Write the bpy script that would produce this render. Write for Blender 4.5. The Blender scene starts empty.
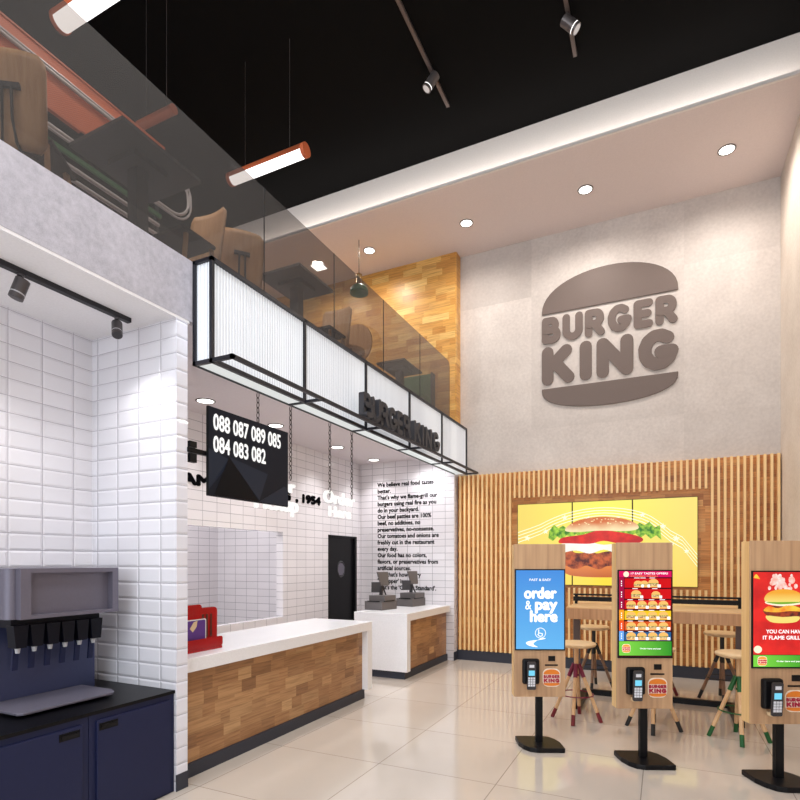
import bpy, bmesh, math, random
from mathutils import Vector, Matrix
random.seed(7)
PI = math.pi
col = bpy.context.scene.collection
sc = bpy.context.scene

# ------------------------------------------------------------------ colour / nodes
def lin(r, g, b):
    f = lambda c: (c/255/12.92) if c/255 <= .04045 else ((c/255+.055)/1.055)**2.4
    return (f(r), f(g), f(b), 1)

class NT:
    def __init__(s, name):
        s.m = bpy.data.materials.new(name); s.m.use_nodes = True
        s.t = s.m.node_tree; s.t.nodes.clear()
        s.out = s.t.nodes.new('ShaderNodeOutputMaterial')
    def n(s, typ, **kw):
        nd = s.t.nodes.new(typ)
        for k, v in kw.items():
            setattr(nd, k, v)
        return nd
    def l(s, a, b): s.t.links.new(a, b)
    def math(s, op, a, b=None, c=None, clamp=False):
        nd = s.n('ShaderNodeMath', operation=op, use_clamp=clamp)
        for i, v in enumerate((a, b, c)):
            if v is None: continue
            if isinstance(v, (int, float)): nd.inputs[i].default_value = v
            else: s.l(v, nd.inputs[i])
        return nd.outputs[0]
    def pos(s):
        g = s.n('ShaderNodeNewGeometry'); x = s.n('ShaderNodeSeparateXYZ'); s.l(g.outputs['Position'], x.inputs[0])
        return g.outputs['Position'], x.outputs
    def obj(s):
        g = s.n('ShaderNodeTexCoord'); x = s.n('ShaderNodeSeparateXYZ'); s.l(g.outputs['Object'], x.inputs[0])
        return g.outputs['Object'], x.outputs
    def comb(s, x, y, z):
        nd = s.n('ShaderNodeCombineXYZ')
        for i, v in enumerate((x, y, z)):
            if isinstance(v, (int, float)): nd.inputs[i].default_value = v
            else: s.l(v, nd.inputs[i])
        return nd.outputs[0]
    def mix(s, f, a, b, blend='MIX'):
        nd = s.n('ShaderNodeMix', data_type='RGBA', blend_type=blend)
        for i, v in ((0, f), (6, a), (7, b)):
            if isinstance(v, (int, float, tuple)): nd.inputs[i].default_value = v
            else: s.l(v, nd.inputs[i])
        return nd.outputs[2]
    def noise(s, vec, scale, detail=3):
        nd = s.n('ShaderNodeTexNoise'); nd.inputs['Scale'].default_value = scale; nd.inputs['Detail'].default_value = detail
        s.l(vec, nd.inputs['Vector']); return nd.outputs['Fac']
    def white(s, vec):
        nd = s.n('ShaderNodeTexWhiteNoise', noise_dimensions='3D'); s.l(vec, nd.inputs['Vector']); return nd.outputs['Value']
    def ramp(s, f, stops):
        nd = s.n('ShaderNodeValToRGB'); e = nd.color_ramp.elements
        while len(e) < len(stops): e.new(.5)
        for i, (p, c) in enumerate(stops): e[i].position = p; e[i].color = c
        s.l(f, nd.inputs[0]); return nd.outputs[0]
    def bump(s, h, strength=.3, dist=.01):
        nd = s.n('ShaderNodeBump'); nd.inputs['Strength'].default_value = strength; nd.inputs['Distance'].default_value = dist
        s.l(h, nd.inputs['Height']); return nd.outputs[0]
    def done(s, color, rough=.5, metal=0, normal=None, spec=.5, coat=0, emis=None, estr=0, trans=0, alpha=None):
        b = s.n('ShaderNodeBsdfPrincipled')
        def put(k, v):
            if v is None: return
            if isinstance(v, (int, float, tuple)): b.inputs[k].default_value = v
            else: s.l(v, b.inputs[k])
        put('Base Color', color); put('Roughness', rough); put('Metallic', metal); put('Specular IOR Level', spec)
        put('Coat Weight', coat); put('Transmission Weight', trans); put('Normal', normal)
        if emis is not None: put('Emission Color', emis); put('Emission Strength', estr)
        if alpha is not None: put('Alpha', alpha)
        s.l(b.outputs[0], s.out.inputs[0]); return s.m

def plain(name, rgb, rough=.5, metal=0, coat=0, bumpy=0, scale=60, spec=.5):
    t = NT(name); p, _ = t.obj()
    nz = t.noise(p, scale, 2)
    c = lin(*rgb); d = tuple(x*.88 for x in c[:3])+(1,)
    return t.done(t.mix(nz, d, c), rough, metal, t.bump(nz, bumpy, .004) if bumpy else None, spec, coat)

def glow(name, rgb, strength=1.0):
    t = NT(name); c = lin(*rgb)
    return t.done((c[0]*.15, c[1]*.15, c[2]*.15, 1), .3, 0, None, .15, 0, c, strength)

def tiles(name, axis, w, h, rgb, grout, ox=0., oz=0., gw=.004, bev=.012, strength=.6, rough=.12, two=False):
    """stacked glazed tiles; axis = horizontal axis index on the wall (0 X, 1 Y)"""
    t = NT(name); p, x = t.pos()
    def cell(a, size, off):
        q = t.math('DIVIDE', t.math('SUBTRACT', a, off), size)
        fr = t.math('FRACT', q)
        d = t.math('MULTIPLY', t.math('MINIMUM', fr, t.math('SUBTRACT', 1, fr)), size)
        return t.math('FLOOR', q), d
    if two:   # cap tiles with only horizontal joints
        iz, d = cell(x[2], h, oz); iu = iz
    else:
        iu, du = cell(x[axis], w, ox); iz, dz = cell(x[2], h, oz); d = t.math('MINIMUM', du, dz)
    g = t.math('LESS_THAN', d, gw*.5)
    hgt = t.math('DIVIDE', t.math('MINIMUM', d, bev), bev)
    v = t.white(t.comb(iu, iz, 3.))
    c = lin(*rgb); c2 = tuple(k*.93 for k in c[:3])+(1,)
    cc = t.mix(g, t.mix(v, c2, c), lin(*grout))
    nz = t.noise(p, 9, 2)
    hh = t.math('ADD', hgt, t.math('MULTIPLY', nz, .12))
    rg = t.math('ADD', rough, t.math('MULTIPLY', g, .6))
    return t.done(cc, rg, 0, t.bump(hh, strength, bev*.45), .5)

def staves(name, axis, cols, row=.105, length=.46, rough=.38, world=True, gap=True, alongz=False):
    """butcher block timber of short staves"""
    t = NT(name); p, x = (t.pos() if world else t.obj())
    a, b = (x[axis], x[2]) if not alongz else (x[2], x[axis])
    qr = t.math('DIVIDE', b, row); r = t.math('FLOOR', qr)
    sh = t.white(t.comb(r, 5.3, 1.7))
    ql = t.math('ADD', t.math('DIVIDE', a, length), t.math('MULTIPLY', sh, 7.))
    c0 = t.math('FLOOR', ql)
    split = t.math('GREATER_THAN', t.math('FRACT', ql), t.math('ADD', .3, t.math('MULTIPLY', t.white(t.comb(c0, r, 9.)), .5)))
    cid = t.math('ADD', c0, t.math('MULTIPLY', split, .5))
    v = t.white(t.comb(cid, r, 2.))
    st = t.comb(t.math('MULTIPLY', a, 2.2), t.math('MULTIPLY', b, 38.), t.math('MULTIPLY', v, 30.))
    gr = t.noise(st, 1.6, 6)
    base = t.ramp(v, [(i/(len(cols)-1), lin(*c)) for i, c in enumerate(cols)])
    dk = t.mix(1.0, base, (.52, .46, .40, 1), 'MULTIPLY')
    gm = t.math('MULTIPLY', t.math('SUBTRACT', gr, .42, clamp=True), 2.6, clamp=True)
    cc = t.mix(gm, base, dk)
    fr = t.math('FRACT', qr)
    e = t.math('LESS_THAN', t.math('MINIMUM', fr, t.math('SUBTRACT', 1, fr)), .014)
    cc = t.mix(t.math('MULTIPLY', e, .35), cc, (.08, .04, .02, 1))
    return t.done(cc, rough, 0, t.bump(gr, .12, .002), .4)

def grain(name, rgb, dark, axis='Z', rough=.45, scale=1.0):
    t = NT(name); p, x = t.obj()
    s = {'X': (1.5, 30, 30), 'Y': (30, 1.5, 30), 'Z': (34, 34, 1.3)}[axis]
    v = t.comb(*[t.math('MULTIPLY', x[i], s[i]*scale) for i in range(3)])
    n1 = t.noise(v, 1.2, 7)
    f = t.math('MULTIPLY', t.math('SUBTRACT', n1, .33, clamp=True), 2.4, clamp=True)
    return t.done(t.mix(f, lin(*rgb), lin(*dark)), rough, 0, t.bump(n1, .08, .002), .4)

M = {}
M['ceil_black'] = plain('black_paint', (9, 8, 8), .8, spec=.1)
M['soffit'] = plain('soffit_paint', (228, 214, 210), .7)
M['white_paint'] = plain('white_paint', (240, 238, 240), .6)
M['kit_ceiling'] = plain('kitchen_ceiling_paint', (226, 218, 222), .7)
M['black_metal'] = plain('black_metal', (11, 11, 15), .42, spec=.25)
M['dark_metal'] = plain('anthracite_metal', (36, 35, 40), .45, .2)
M['frame_metal'] = plain('canopy_frame_paint', (20, 20, 30), .45)
M['track'] = plain('track_bronze', (112, 100, 96), .4, .5)
M['spot'] = plain('spot_housing', (120, 112, 110), .35, .6)
M['spot_dark'] = plain('spot_housing_dark', (88, 84, 86), .4, .5)
M['slate'] = plain('slate_plinth', (46, 49, 62), .5)
M['navy'] = plain('navy_laminate', (27, 33, 68), .5, spec=.3)
M['worktop_black'] = plain('black_worktop', (5, 5, 9), .4, spec=.2)
M['machine'] = plain('machine_grey', (112, 108, 122), .42, .35)
M['machine_blue'] = plain('machine_panel', (62, 68, 102), .35, .3)
M['nozzle'] = plain('nozzle_black', (8, 9, 22), .45, spec=.2)
M['tip'] = plain('nozzle_tip', (190, 190, 195), .3)
M['quartz'] = plain('white_quartz', (244, 243, 246), .22)
M['white_tube'] = plain('white_tube', (214, 204, 200), .4)
M['orange'] = plain('orange_paint', (206, 104, 62), .5)
M['green'] = plain('green_fabric', (60, 108, 62), .8)
M['green_paint'] = plain('green_paint', (20, 92, 40), .45)
M['maroon'] = plain('maroon_paint', (124, 26, 62), .45)
M['red_dip'] = plain('dark_red_paint', (120, 22, 34), .45)
M['black_dip'] = plain('black_paint_leg', (22, 22, 24), .45)
M['seat_wood'] = grain('pale_birch', (232, 202, 160), (214, 178, 132), 'X')
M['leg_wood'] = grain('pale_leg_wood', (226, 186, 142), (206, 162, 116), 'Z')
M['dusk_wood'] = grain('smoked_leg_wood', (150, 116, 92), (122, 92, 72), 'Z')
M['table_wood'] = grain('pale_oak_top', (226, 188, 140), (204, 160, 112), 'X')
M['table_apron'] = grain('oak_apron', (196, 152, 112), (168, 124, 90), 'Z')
M['kiosk_wood'] = grain('kiosk_oak', (204, 166, 128), (170, 132, 100), 'Z', .5, .6)
M['kiosk_edge'] = grain('kiosk_edge_oak', (234, 196, 138), (216, 172, 112), 'Z', .5, .6)
M['ply'] = grain('plywood_seat', (206, 160, 112), (184, 136, 90), 'Z')
M['slat'] = grain('slat_pine', (252, 218, 160), (244, 200, 136), 'Z', .5)
M['stave_counter'] = staves('stave_counter', 1, [(138, 98, 66), (180, 134, 92), (160, 116, 78), (190, 146, 102), (148, 106, 72), (200, 158, 112)])
M['stave_lit'] = staves('stave_upper_wall', 0, [(196, 138, 68), (226, 172, 92), (208, 152, 78), (236, 190, 112), (200, 140, 70), (240, 200, 124)], .11, .62)  # same timber as the counter, its lit look put into yellower colours
M['stave_side'] = staves('stave_upper_wall_end', 1, [(196, 138, 68), (226, 172, 92), (208, 152, 78), (236, 190, 112)], .11, .62)  # end return repeats the lit look coloured into the upper wall
M['stave_back'] = staves('stave_slat_backing', 0, [(184, 116, 54), (212, 146, 78), (196, 126, 62), (222, 160, 92), (172, 104, 48), (226, 168, 100)], .09, .34)
M['red'] = plain('red_plastic', (170, 12, 20), .25)
M['brown_stripe'] = plain('brown_stripe', (88, 24, 14), .4)
M['logo_bronze'] = plain('bronze_logo', (116, 102, 96), .6, spec=.3)
M['sign_black'] = plain('charcoal_letters', (52, 52, 58), .45)
M['text_black'] = plain('black_lettering', (14, 14, 17), .9, spec=0)
M['steel_grey'] = plain('pos_grey', (104, 99, 99), .45, .2)
M['post_grey'] = plain('grey_post', (92, 80, 80), .4, .3); M['pos_dark'] = plain('pos_dark', (56, 54, 58), .35)
M['brass'] = plain('brass', (170, 140, 100), .3, .8)
M['lamp_green'] = plain('green_enamel', (70, 124, 84), .4)
M['table_dark'] = plain('black_laminate', (46, 45, 46), .5)
M['keys'] = plain('keypad', (226, 228, 236), .4)
M['beige'] = plain('receipt_tray', (226, 200, 160), .5)
M['riser'] = plain('cove_paint', (236, 228, 222), .7)
M['tile_alc_x'] = tiles('bevel_tile_side', 0, .2325, .1185, (228, 226, 232), (158, 152, 164), ox=-4.0, oz=.0685, gw=.0035, bev=.016, strength=.75)
M['tile_alc_y'] = tiles('bevel_tile_back', 1, .2325, .1185, (228, 226, 232), (158, 152, 164), ox=2.214, oz=.0685, gw=.0035, bev=.016, strength=.75)
M['tile_end'] = tiles('bevel_tile_cap', 1, .2325, .1185, (234, 234, 244), (160, 160, 176), oz=.0685, gw=.0035, bev=.016, strength=.6, two=True)
M['tile_kit_x'] = tiles('white_tile_kitchen', 0, .2325, .1165, (234, 230, 234), (150, 146, 154), ox=-4.462, oz=.045, gw=.006, bev=.006, strength=.25)
M['tile_kit_y'] = tiles('white_tile_kitchen_back', 1, .2325, .1165, (234, 230, 234), (150, 146, 154), ox=6.476, oz=.045, gw=.006, bev=.006, strength=.25)
M['lamp_white'] = glow('lamp_white', (255, 252, 246), 6)
M['tube_white'] = glow('tube_diffuser', (255, 252, 250), 2.2)
M['neon'] = glow('neon_white', (255, 254, 252), .95); M['seat_under'] = plain('dark_seat_fabric', (50, 38, 40), .8)
M['fluted'] = None; M['lens_on'] = glow('spot_lens', (210, 200, 195), .8)

def floor_mat():
    t = NT('polished_floor_tile'); p, x = t.pos()
    def cell(a, off):
        q = t.math('DIVIDE', t.math('SUBTRACT', a, off), .975); fr = t.math('FRACT', q)
        return t.math('FLOOR', q), t.math('MULTIPLY', t.math('MINIMUM', fr, t.math('SUBTRACT', 1, fr)), .975)
    ix, dx = cell(x[0], -1.115); iy, dy = cell(x[1], 3.945)
    g = t.math('LESS_THAN', t.math('MINIMUM', dx, dy), .0035)
    v = t.white(t.comb(ix, iy, 1.)); nz = t.noise(p, 1.4, 5)
    f = t.math('ADD', t.math('MULTIPLY', nz, .7), t.math('MULTIPLY', v, .3))
    cc = t.mix(f, lin(190, 179, 168), lin(208, 197, 186))
    cc = t.mix(g, cc, lin(152, 141, 132))
    r = t.math('ADD', .04, t.math('MULTIPLY', t.noise(p, 5, 4), .08))
    return t.done(cc, r, 0, t.bump(g, .1, -.001), .9)
M['floor'] = floor_mat()

def concrete(name, a, b, big=0.0, ax=0, rough=.75, glit=0):
    t = NT(name); p, x = t.pos()
    n1 = t.noise(p, 2.2, 8); n2 = t.noise(p, 26, 6); n3 = t.noise(p, 190, 2)
    f = t.math('ADD', t.math('MULTIPLY', n1, .5), t.math('MULTIPLY', n2, .5))
    f = t.math('ADD', f, t.math('MULTIPLY', t.math('SUBTRACT', n3, .5), .35 if glit else .12))
    f = t.math('MULTIPLY', t.math('SUBTRACT', f, .3), 2.4, clamp=True)
    cc = t.mix(f, lin(*a), lin(*b))
    if big:
        iu = t.math('FLOOR', t.math('DIVIDE', t.math('SUBTRACT', x[ax], -1.9), 2.17))
        iz = t.math('FLOOR', t.math('DIVIDE', t.math('SUBTRACT', x[2], 5.893), 2.133))
        w = t.white(t.comb(iu, iz, 4.))
        cc = t.mix(t.math('MULTIPLY', w, big), cc, tuple(k*.78 for k in lin(*a)[:3])+(1,))
    return t.done(cc, rough, 0, t.bump(t.math('ADD', n2, n3), .18, .004), .3)
M['concrete'] = concrete('concrete_render', (194, 184, 178), (222, 213, 206), .45)
M['concrete_right'] = concrete('concrete_render_side', (204, 190, 176), (228, 216, 204))
M['slab_concrete'] = concrete('slab_concrete', (160, 157, 166), (196, 193, 202), glit=1)

def fluted_mat():
    t = NT('fluted_backlit_glass')
    p, x = t.pos(); a = t.math('FRACT', t.math('DIVIDE', t.math('ADD', x[1], x[0]), .03167))
    l = t.math('LESS_THAN', t.math('ABSOLUTE', t.math('SUBTRACT', a, .5)), .07)  # stripe mask: dark refraction at the rib edges, painted as colour
    c = t.mix(l, lin(214, 218, 224), lin(150, 152, 164)); e = t.mix(l, lin(236, 240, 244), lin(170, 174, 186))
    return t.done(c, .16, 0, None, .5, 0, e, .30)
M['fluted'] = fluted_mat()
M['light_panel'] = glow('light_panel', (236, 240, 238), .75)

def tinted():
    t = NT('smoked_glass')
    tr = t.n('ShaderNodeBsdfTransparent'); tr.inputs[0].default_value = (.36, .335, .32, 1)
    gl = t.n('ShaderNodeBsdfGlossy'); gl.inputs[0].default_value = (1, 1, 1, 1); gl.inputs['Roughness'].default_value = .02
    df = t.n('ShaderNodeBsdfDiffuse'); df.inputs[0].default_value = (.33, .31, .30, 1)  # grey diffuse layer stands in for the pale reflection on the pane
    fr = t.n('ShaderNodeFresnel'); fr.inputs[0].default_value = 1.25
    m1 = t.n('ShaderNodeMixShader'); m1.inputs[0].default_value = .155
    t.l(tr.outputs[0], m1.inputs[1]); t.l(df.outputs[0], m1.inputs[2])
    m2 = t.n('ShaderNodeMixShader'); t.l(fr.outputs[0], m2.inputs[0]); t.l(m1.outputs[0], m2.inputs[1]); t.l(gl.outputs[0], m2.inputs[2])
    t.l(m2.outputs[0], t.out.inputs[0]); return t.m
M['glass'] = tinted()

def perforated():
    t = NT('perforated_orange_mesh'); p, x = t.pos()
    u = t.math('MULTIPLY', t.math('SINE', t.math('MULTIPLY', x[1], 420)), t.math('SINE', t.math('MULTIPLY', x[2], 420)))
    h = t.math('GREATER_THAN', u, .25)
    cc = t.mix(h, lin(232, 122, 76), lin(176, 82, 50))
    return t.done(cc, .5)
M['perf'] = perforated()

def gradient_glow(name, c1, c2, lo, hi, axis=2, strength=1.0, noisy=0):
    t = NT(name); p, x = t.obj()
    f = t.math('DIVIDE', t.math('SUBTRACT', x[axis], lo), hi-lo, clamp=True)
    if noisy: f = t.math('ADD', f, t.math('MULTIPLY', t.math('SUBTRACT', t.noise(p, noisy, 3), .5), 1.2), clamp=True)
    c = t.mix(f, lin(*c1), lin(*c2))
    return t.done((.02, .02, .02, 1), .25, 0, None, .4, 0, c, strength)
def noise_glow(name, c1, c2, scale, strength=1.0):
    t = NT(name); p, x = t.obj(); f = t.math('MULTIPLY', t.math('SUBTRACT', t.noise(p, scale, 4), .36), 3.6, clamp=True)
    return t.done((.02, .02, .02, 1), .3, 0, None, .3, 0, t.mix(f, lin(*c1), lin(*c2)), strength)

# ------------------------------------------------------------------ mesh builder
class MB:
    def __init__(s): s.v = []; s.f = []; s.sm = []; s.k = 0
    def add(s, vs, fs, smooth=False):
        k = len(s.v); s.v += [tuple(v) for v in vs]; s.f += [tuple(i+k for i in f) for f in fs]; s.sm += [smooth]*len(fs); return s
    def box(s, x0, x1, y0, y1, z0, z1):
        return s.add([(x0, y0, z0), (x1, y0, z0), (x1, y1, z0), (x0, y1, z0), (x0, y0, z1), (x1, y0, z1), (x1, y1, z1), (x0, y1, z1)],
                     [(0, 3, 2, 1), (4, 5, 6, 7), (0, 1, 5, 4), (1, 2, 6, 5), (2, 3, 7, 6), (3, 0, 4, 7)])
    def bar(s, a, b, w, h=None, up=(0, 0, 1)):
        a = Vector(a); b = Vector(b); d = (b-a).normalized(); u = Vector(up)
        if abs(d.dot(u)) > .98: u = Vector((1, 0, 0))
        r = d.cross(u).normalized(); u = r.cross(d); h = h or w
        vs = [p+r*(i*w/2)+u*(j*h/2) for p in (a, b) for i, j in ((-1, -1), (1, -1), (1, 1), (-1, 1))]
        return s.add(vs, [(0, 1, 2, 3), (7, 6, 5, 4), (0, 4, 5, 1), (1, 5, 6, 2), (2, 6, 7, 3), (3, 7, 4, 0)])
    def tube(s, a, b, r0, r1=None, n=16, caps=True):
        a = Vector(a); b = Vector(b); d = (b-a).normalized(); r1 = r0 if r1 is None else r1
        u = Vector((0, 0, 1)) if abs(d.z) < .95 else Vector((1, 0, 0))
        r = d.cross(u).normalized(); u = r.cross(d)
        k = [(math.cos(2*PI*i/n), math.sin(2*PI*i/n)) for i in range(n)]
        s.add([a+(r*c+u*q)*r0 for c, q in k]+[b+(r*c+u*q)*r1 for c, q in k], [(i, (i+1) % n, n+(i+1) % n, n+i) for i in range(n)], True)
        if caps:
            s.add([a+(r*c+u*q)*r0 for c, q in k], [tuple(range(n))[::-1]]); s.add([b+(r*c+u*q)*r1 for c, q in k], [tuple(range(n))])
        return s
    def path(s, pts, r, n=10, closed=False):
        pts = [Vector(p) for p in pts]; m = len(pts); rings = []
        for i, p in enumerate(pts):
            a = pts[i-1] if (i or closed) else p; b = pts[(i+1) % m] if (i < m-1 or closed) else p
            d = (b-a).normalized(); u = Vector((0, 0, 1)) if abs(d.z) < .9 else Vector((1, 0, 0))
            rr = d.cross(u).normalized(); uu = rr.cross(d)
            rings += [p+(rr*math.cos(2*PI*j/n)+uu*math.sin(2*PI*j/n))*r for j in range(n)]
        fs = []
        for i in range(m if closed else m-1):
            for j in range(n):
                fs.append((i*n+j, i*n+(j+1) % n, ((i+1) % m)*n+(j+1) % n, ((i+1) % m)*n+j))
        s.add(rings, fs, True)
        if not closed:
            s.add(rings[:n], [tuple(range(n))[::-1]]); s.add(rings[-n:], [tuple(range(n))])
        return s
    def lathe(s, prof, c=(0, 0, 0), n=32):
        m = len(prof); vs = [(c[0]+r*math.cos(2*PI*i/n), c[1]+r*math.sin(2*PI*i/n), c[2]+z) for i in range(n) for r, z in prof]
        return s.add(vs, [(i*m+j, ((i+1) % n)*m+j, ((i+1) % n)*m+j+1, i*m+j+1) for i in range(n) for j in range(m-1)], True)
    def prism(s, poly, o, ux, uy, depth):
        """polygon (2D) on plane o+ux*x+uy*y, front face outward along ux x uy"""
        o = Vector(o); ux = Vector(ux); uy = Vector(uy); nrm = ux.cross(uy).normalized(); n = len(poly)
        area = sum(poly[i][0]*poly[(i+1) % n][1]-poly[(i+1) % n][0]*poly[i][1] for i in range(n))
        if area < 0: poly = poly[::-1]
        b = [o+ux*x+uy*y for x, y in poly]; t = [p+nrm*depth for p in b]
        return s.add(b+t, [tuple(range(n))[::-1], tuple(range(n, 2*n))]+[(i, (i+1) % n, n+(i+1) % n, n+i) for i in range(n)])
    def stroke(s, pts, t, o, ux, uy, depth, n=14):
        """thick round-ended polyline"""
        r = t/2; sx = Vector(ux).length; sy = Vector(uy).length
        base = depth
        for i, p in enumerate(pts):
            s.k += 1; depth = base*(1+.012*s.k)
            s.prism([(p[0]+r*math.cos(2*PI*k/n)/sx, p[1]+r*math.sin(2*PI*k/n)/sy) for k in range(n)], o, ux, uy, depth)
            if i:
                q = pts[i-1]; dx, dy = (p[0]-q[0])*sx, (p[1]-q[1])*sy; L = math.hypot(dx, dy)
                if L < 1e-6: continue
                a, b = -dy/L*r/sx, dx/L*r/sy; s.k += 1; depth = base*(1+.012*s.k)
                s.prism([(q[0]+a, q[1]+b), (q[0]-a, q[1]-b), (p[0]-a, p[1]-b), (p[0]+a, p[1]+b)], o, ux, uy, depth)
        return s
    def build(s, name, mat, parent=None, loc=None, bevel=0, seg=2, recenter=True):
        me = bpy.data.meshes.new(name)
        vs = s.v; L = Vector((0, 0, 0))
        if parent is None and recenter:
            if loc is None:
                xs, ys, zs = zip(*vs); L = Vector(((min(xs)+max(xs))/2, (min(ys)+max(ys))/2, min(zs)))
            else: L = Vector(loc)
            vs = [tuple(Vector(v)-L) for v in vs]
        me.from_pydata(vs, [], s.f); me.polygons.foreach_set('use_smooth', s.sm); me.update()
        o = bpy.data.objects.new(name, me); col.objects.link(o); o.location = L
        me.materials.append(M[mat] if isinstance(mat, str) else mat)
        if parent: o.parent = parent
        if bevel:
            m = o.modifiers.new('bevel', 'BEVEL'); m.width = bevel; m.segments = seg; m.limit_method = 'ANGLE'; m.angle_limit = .6
        return o

def B(*a): return MB().box(*a)
def thing(name, label, cat, loc=(0, 0, 0), rz=0, group=None):
    o = bpy.data.objects.new(name, None); col.objects.link(o); o.location = loc; o.rotation_euler = (0, 0, rz)
    o.empty_display_size = .1
    o['label'] = label; o['category'] = cat
    if group: o['group'] = group
    return o
def tag(o, label, cat, group=None):
    o['label'] = label; o['category'] = cat
    if group: o['group'] = group
    return o
def struct(o, label, cat='wall'):
    o['kind'] = 'structure'; o['label'] = label; o['category'] = cat; return o
def copy_tree(o, parent=None):
    c = o.copy(); col.objects.link(c); c.parent = parent
    for ch in list(o.children): copy_tree(ch, c)
    return c
def lbl(o, s): o['label'] = s; return o

def text_mesh(body, size, o, ux, uy, depth=.002, fat=.0, align='LEFT', sx=1., fit=None, solid=False, res=3):
    """built-in lettering laid on a plane and thickened by `fat` along its outline; returns MB"""
    cu = bpy.data.curves.new('lettering', 'FONT'); cu.body = body; cu.size = size; cu.align_x = align; cu.resolution_u = res
    ob = bpy.data.objects.new('lettering', cu); col.objects.link(ob)
    dg = bpy.context.evaluated_depsgraph_get(); dg.update()
    me = bpy.data.meshes.new_from_object(ob.evaluated_get(dg))
    ux = Vector(ux).normalized(); uy = Vector(uy).normalized(); n = ux.cross(uy).normalized(); o = Vector(o); k = sx
    P = [(v.co.x, v.co.y) for v in me.vertices]
    if fit: k = (fit-2*fat)/(max(x for x, y in P)-min(x for x, y in P))
    P = [(x*k, y) for x, y in P]
    if align == 'LEFT' and fit: m0 = min(x for x, y in P); P = [(x-m0+fat, y) for x, y in P]
    F = [tuple(p.vertices) for p in me.polygons]; cnt = {}
    for f in F:
        for a, b in zip(f, f[1:]+f[:1]): cnt.setdefault((min(a, b), max(a, b)), []).append(1)
    E = [e for e, c in cnt.items() if len(c) == 1]
    mb = MB(); d0 = depth
    mb.add([o+ux*x+uy*y+n*d0 for x, y in P], F)
    if solid: mb.add([o+ux*x+uy*y for x, y in P], [f[::-1] for f in F])
    for i, (a, b) in enumerate(E if fat else []):
        (x0, y0), (x1, y1) = P[a], P[b]; L = math.hypot(x1-x0, y1-y0)
        if L < 1e-7: continue
        tx, ty = (x1-x0)/L*fat*.55, (y1-y0)/L*fat*.55; nx, ny = -(y1-y0)/L*fat, (x1-x0)/L*fat
        pl_ = [(x0-tx, y0-ty), (x0+nx, y0+ny), (x1+nx, y1+ny), (x1+tx, y1+ty), (x1-nx, y1-ny), (x0-nx, y0-ny)]
        dd = d0*(1+.0015*(i % 200))
        if solid: mb.prism(pl_, o, ux, uy, dd)
        else: mb.add([o+ux*x+uy*y+n*dd for x, y in pl_[::-1]], [tuple(range(6))])
    bpy.data.objects.remove(ob); bpy.data.curves.remove(cu); bpy.data.meshes.remove(me)
    return mb

# ------------------------------------------------------------------ rounded heavy letters (unit height)
def arc(cx, cy, rx, ry, a0, a1, n=10):
    return [(cx+rx*math.cos(math.radians(a0+(a1-a0)*i/n)), cy+ry*math.sin(math.radians(a0+(a1-a0)*i/n))) for i in range(n+1)]
HT = .29; q = HT/2
LET = {
 'B': (.74, [[(q, q), (q, 1-q)], [(q, 1-q), (.36, 1-q)]+arc(.37, .68, .16, .175, 90, -90)+[(q, .5)], [(q, .5), (.4, .5)]+arc(.42, .325, .18, .18, 90, -90)+[(q, q)]]),
 'U': (.78, [[(q, 1-q), (q, .42)]+arc(.39, .38, .245, .235, 180, 360)+[(.635, 1-q)]]),
 'R': (.76, [[(q, q), (q, 1-q)], [(q, 1-q), (.38, 1-q)]+arc(.4, .66, .17, .195, 90, -90)+[(q, .46)], [(.36, .46), (.6, q)]]),
 'G': (.86, [arc(.44, .5, .29, .355, 48, 350)+[(.72, .44), (.5, .44)]]),
 'E': (.68, [[(.53, 1-q), (q, 1-q), (q, q), (.53, q)], [(q, .5), (.48, .5)]]),
 'K': (.82, [[(q, q), (q, 1-q)], [(q+.02, .42), (.6, 1-q)], [(.32, .58), (.66, q)]]),
 'I': (.32, [[(.16, q), (.16, 1-q)]]),
 'N': (.84, [[(q, q), (q, 1-q), (.69, q), (.69, 1-q)]]),
}
def word(text, x0, z0, width, height, o, ux, uy, depth, gap=.06, t=HT, out=None):
    """list of MBs, one per letter, fitted to width x height"""
    tot = sum(LET[c][0] for c in text)+gap*(len(text)-1); k = width/tot; res = []; x = x0
    ux = Vector(ux); uy = Vector(uy); sx = Vector(ux)*k; sy = Vector(uy)*height
    for c in text:
        w, st = LET[c]; mb = out or MB()
        for s_ in st: mb.stroke(s_, t*height, Vector(o)+ux*x+uy*z0, sx, sy, depth)
        res.append(mb); x += (w+gap)*k
    return res
def bun_top(w, h):
    return [(0, 0)]+[(w*(.5-.5*math.cos(PI*i/24)), h*(.05+.95*math.sin(PI*i/24)**.93)) for i in range(0, 25)]+[(w, 0)]
def bun_bot(w, h):
    return [(0, h)]+[(w*(.5-.5*math.cos(PI*i/24)), h*(.93-.93*math.sin(PI*i/24)**.78)) for i in range(0, 25)]+[(w, h)]

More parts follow.
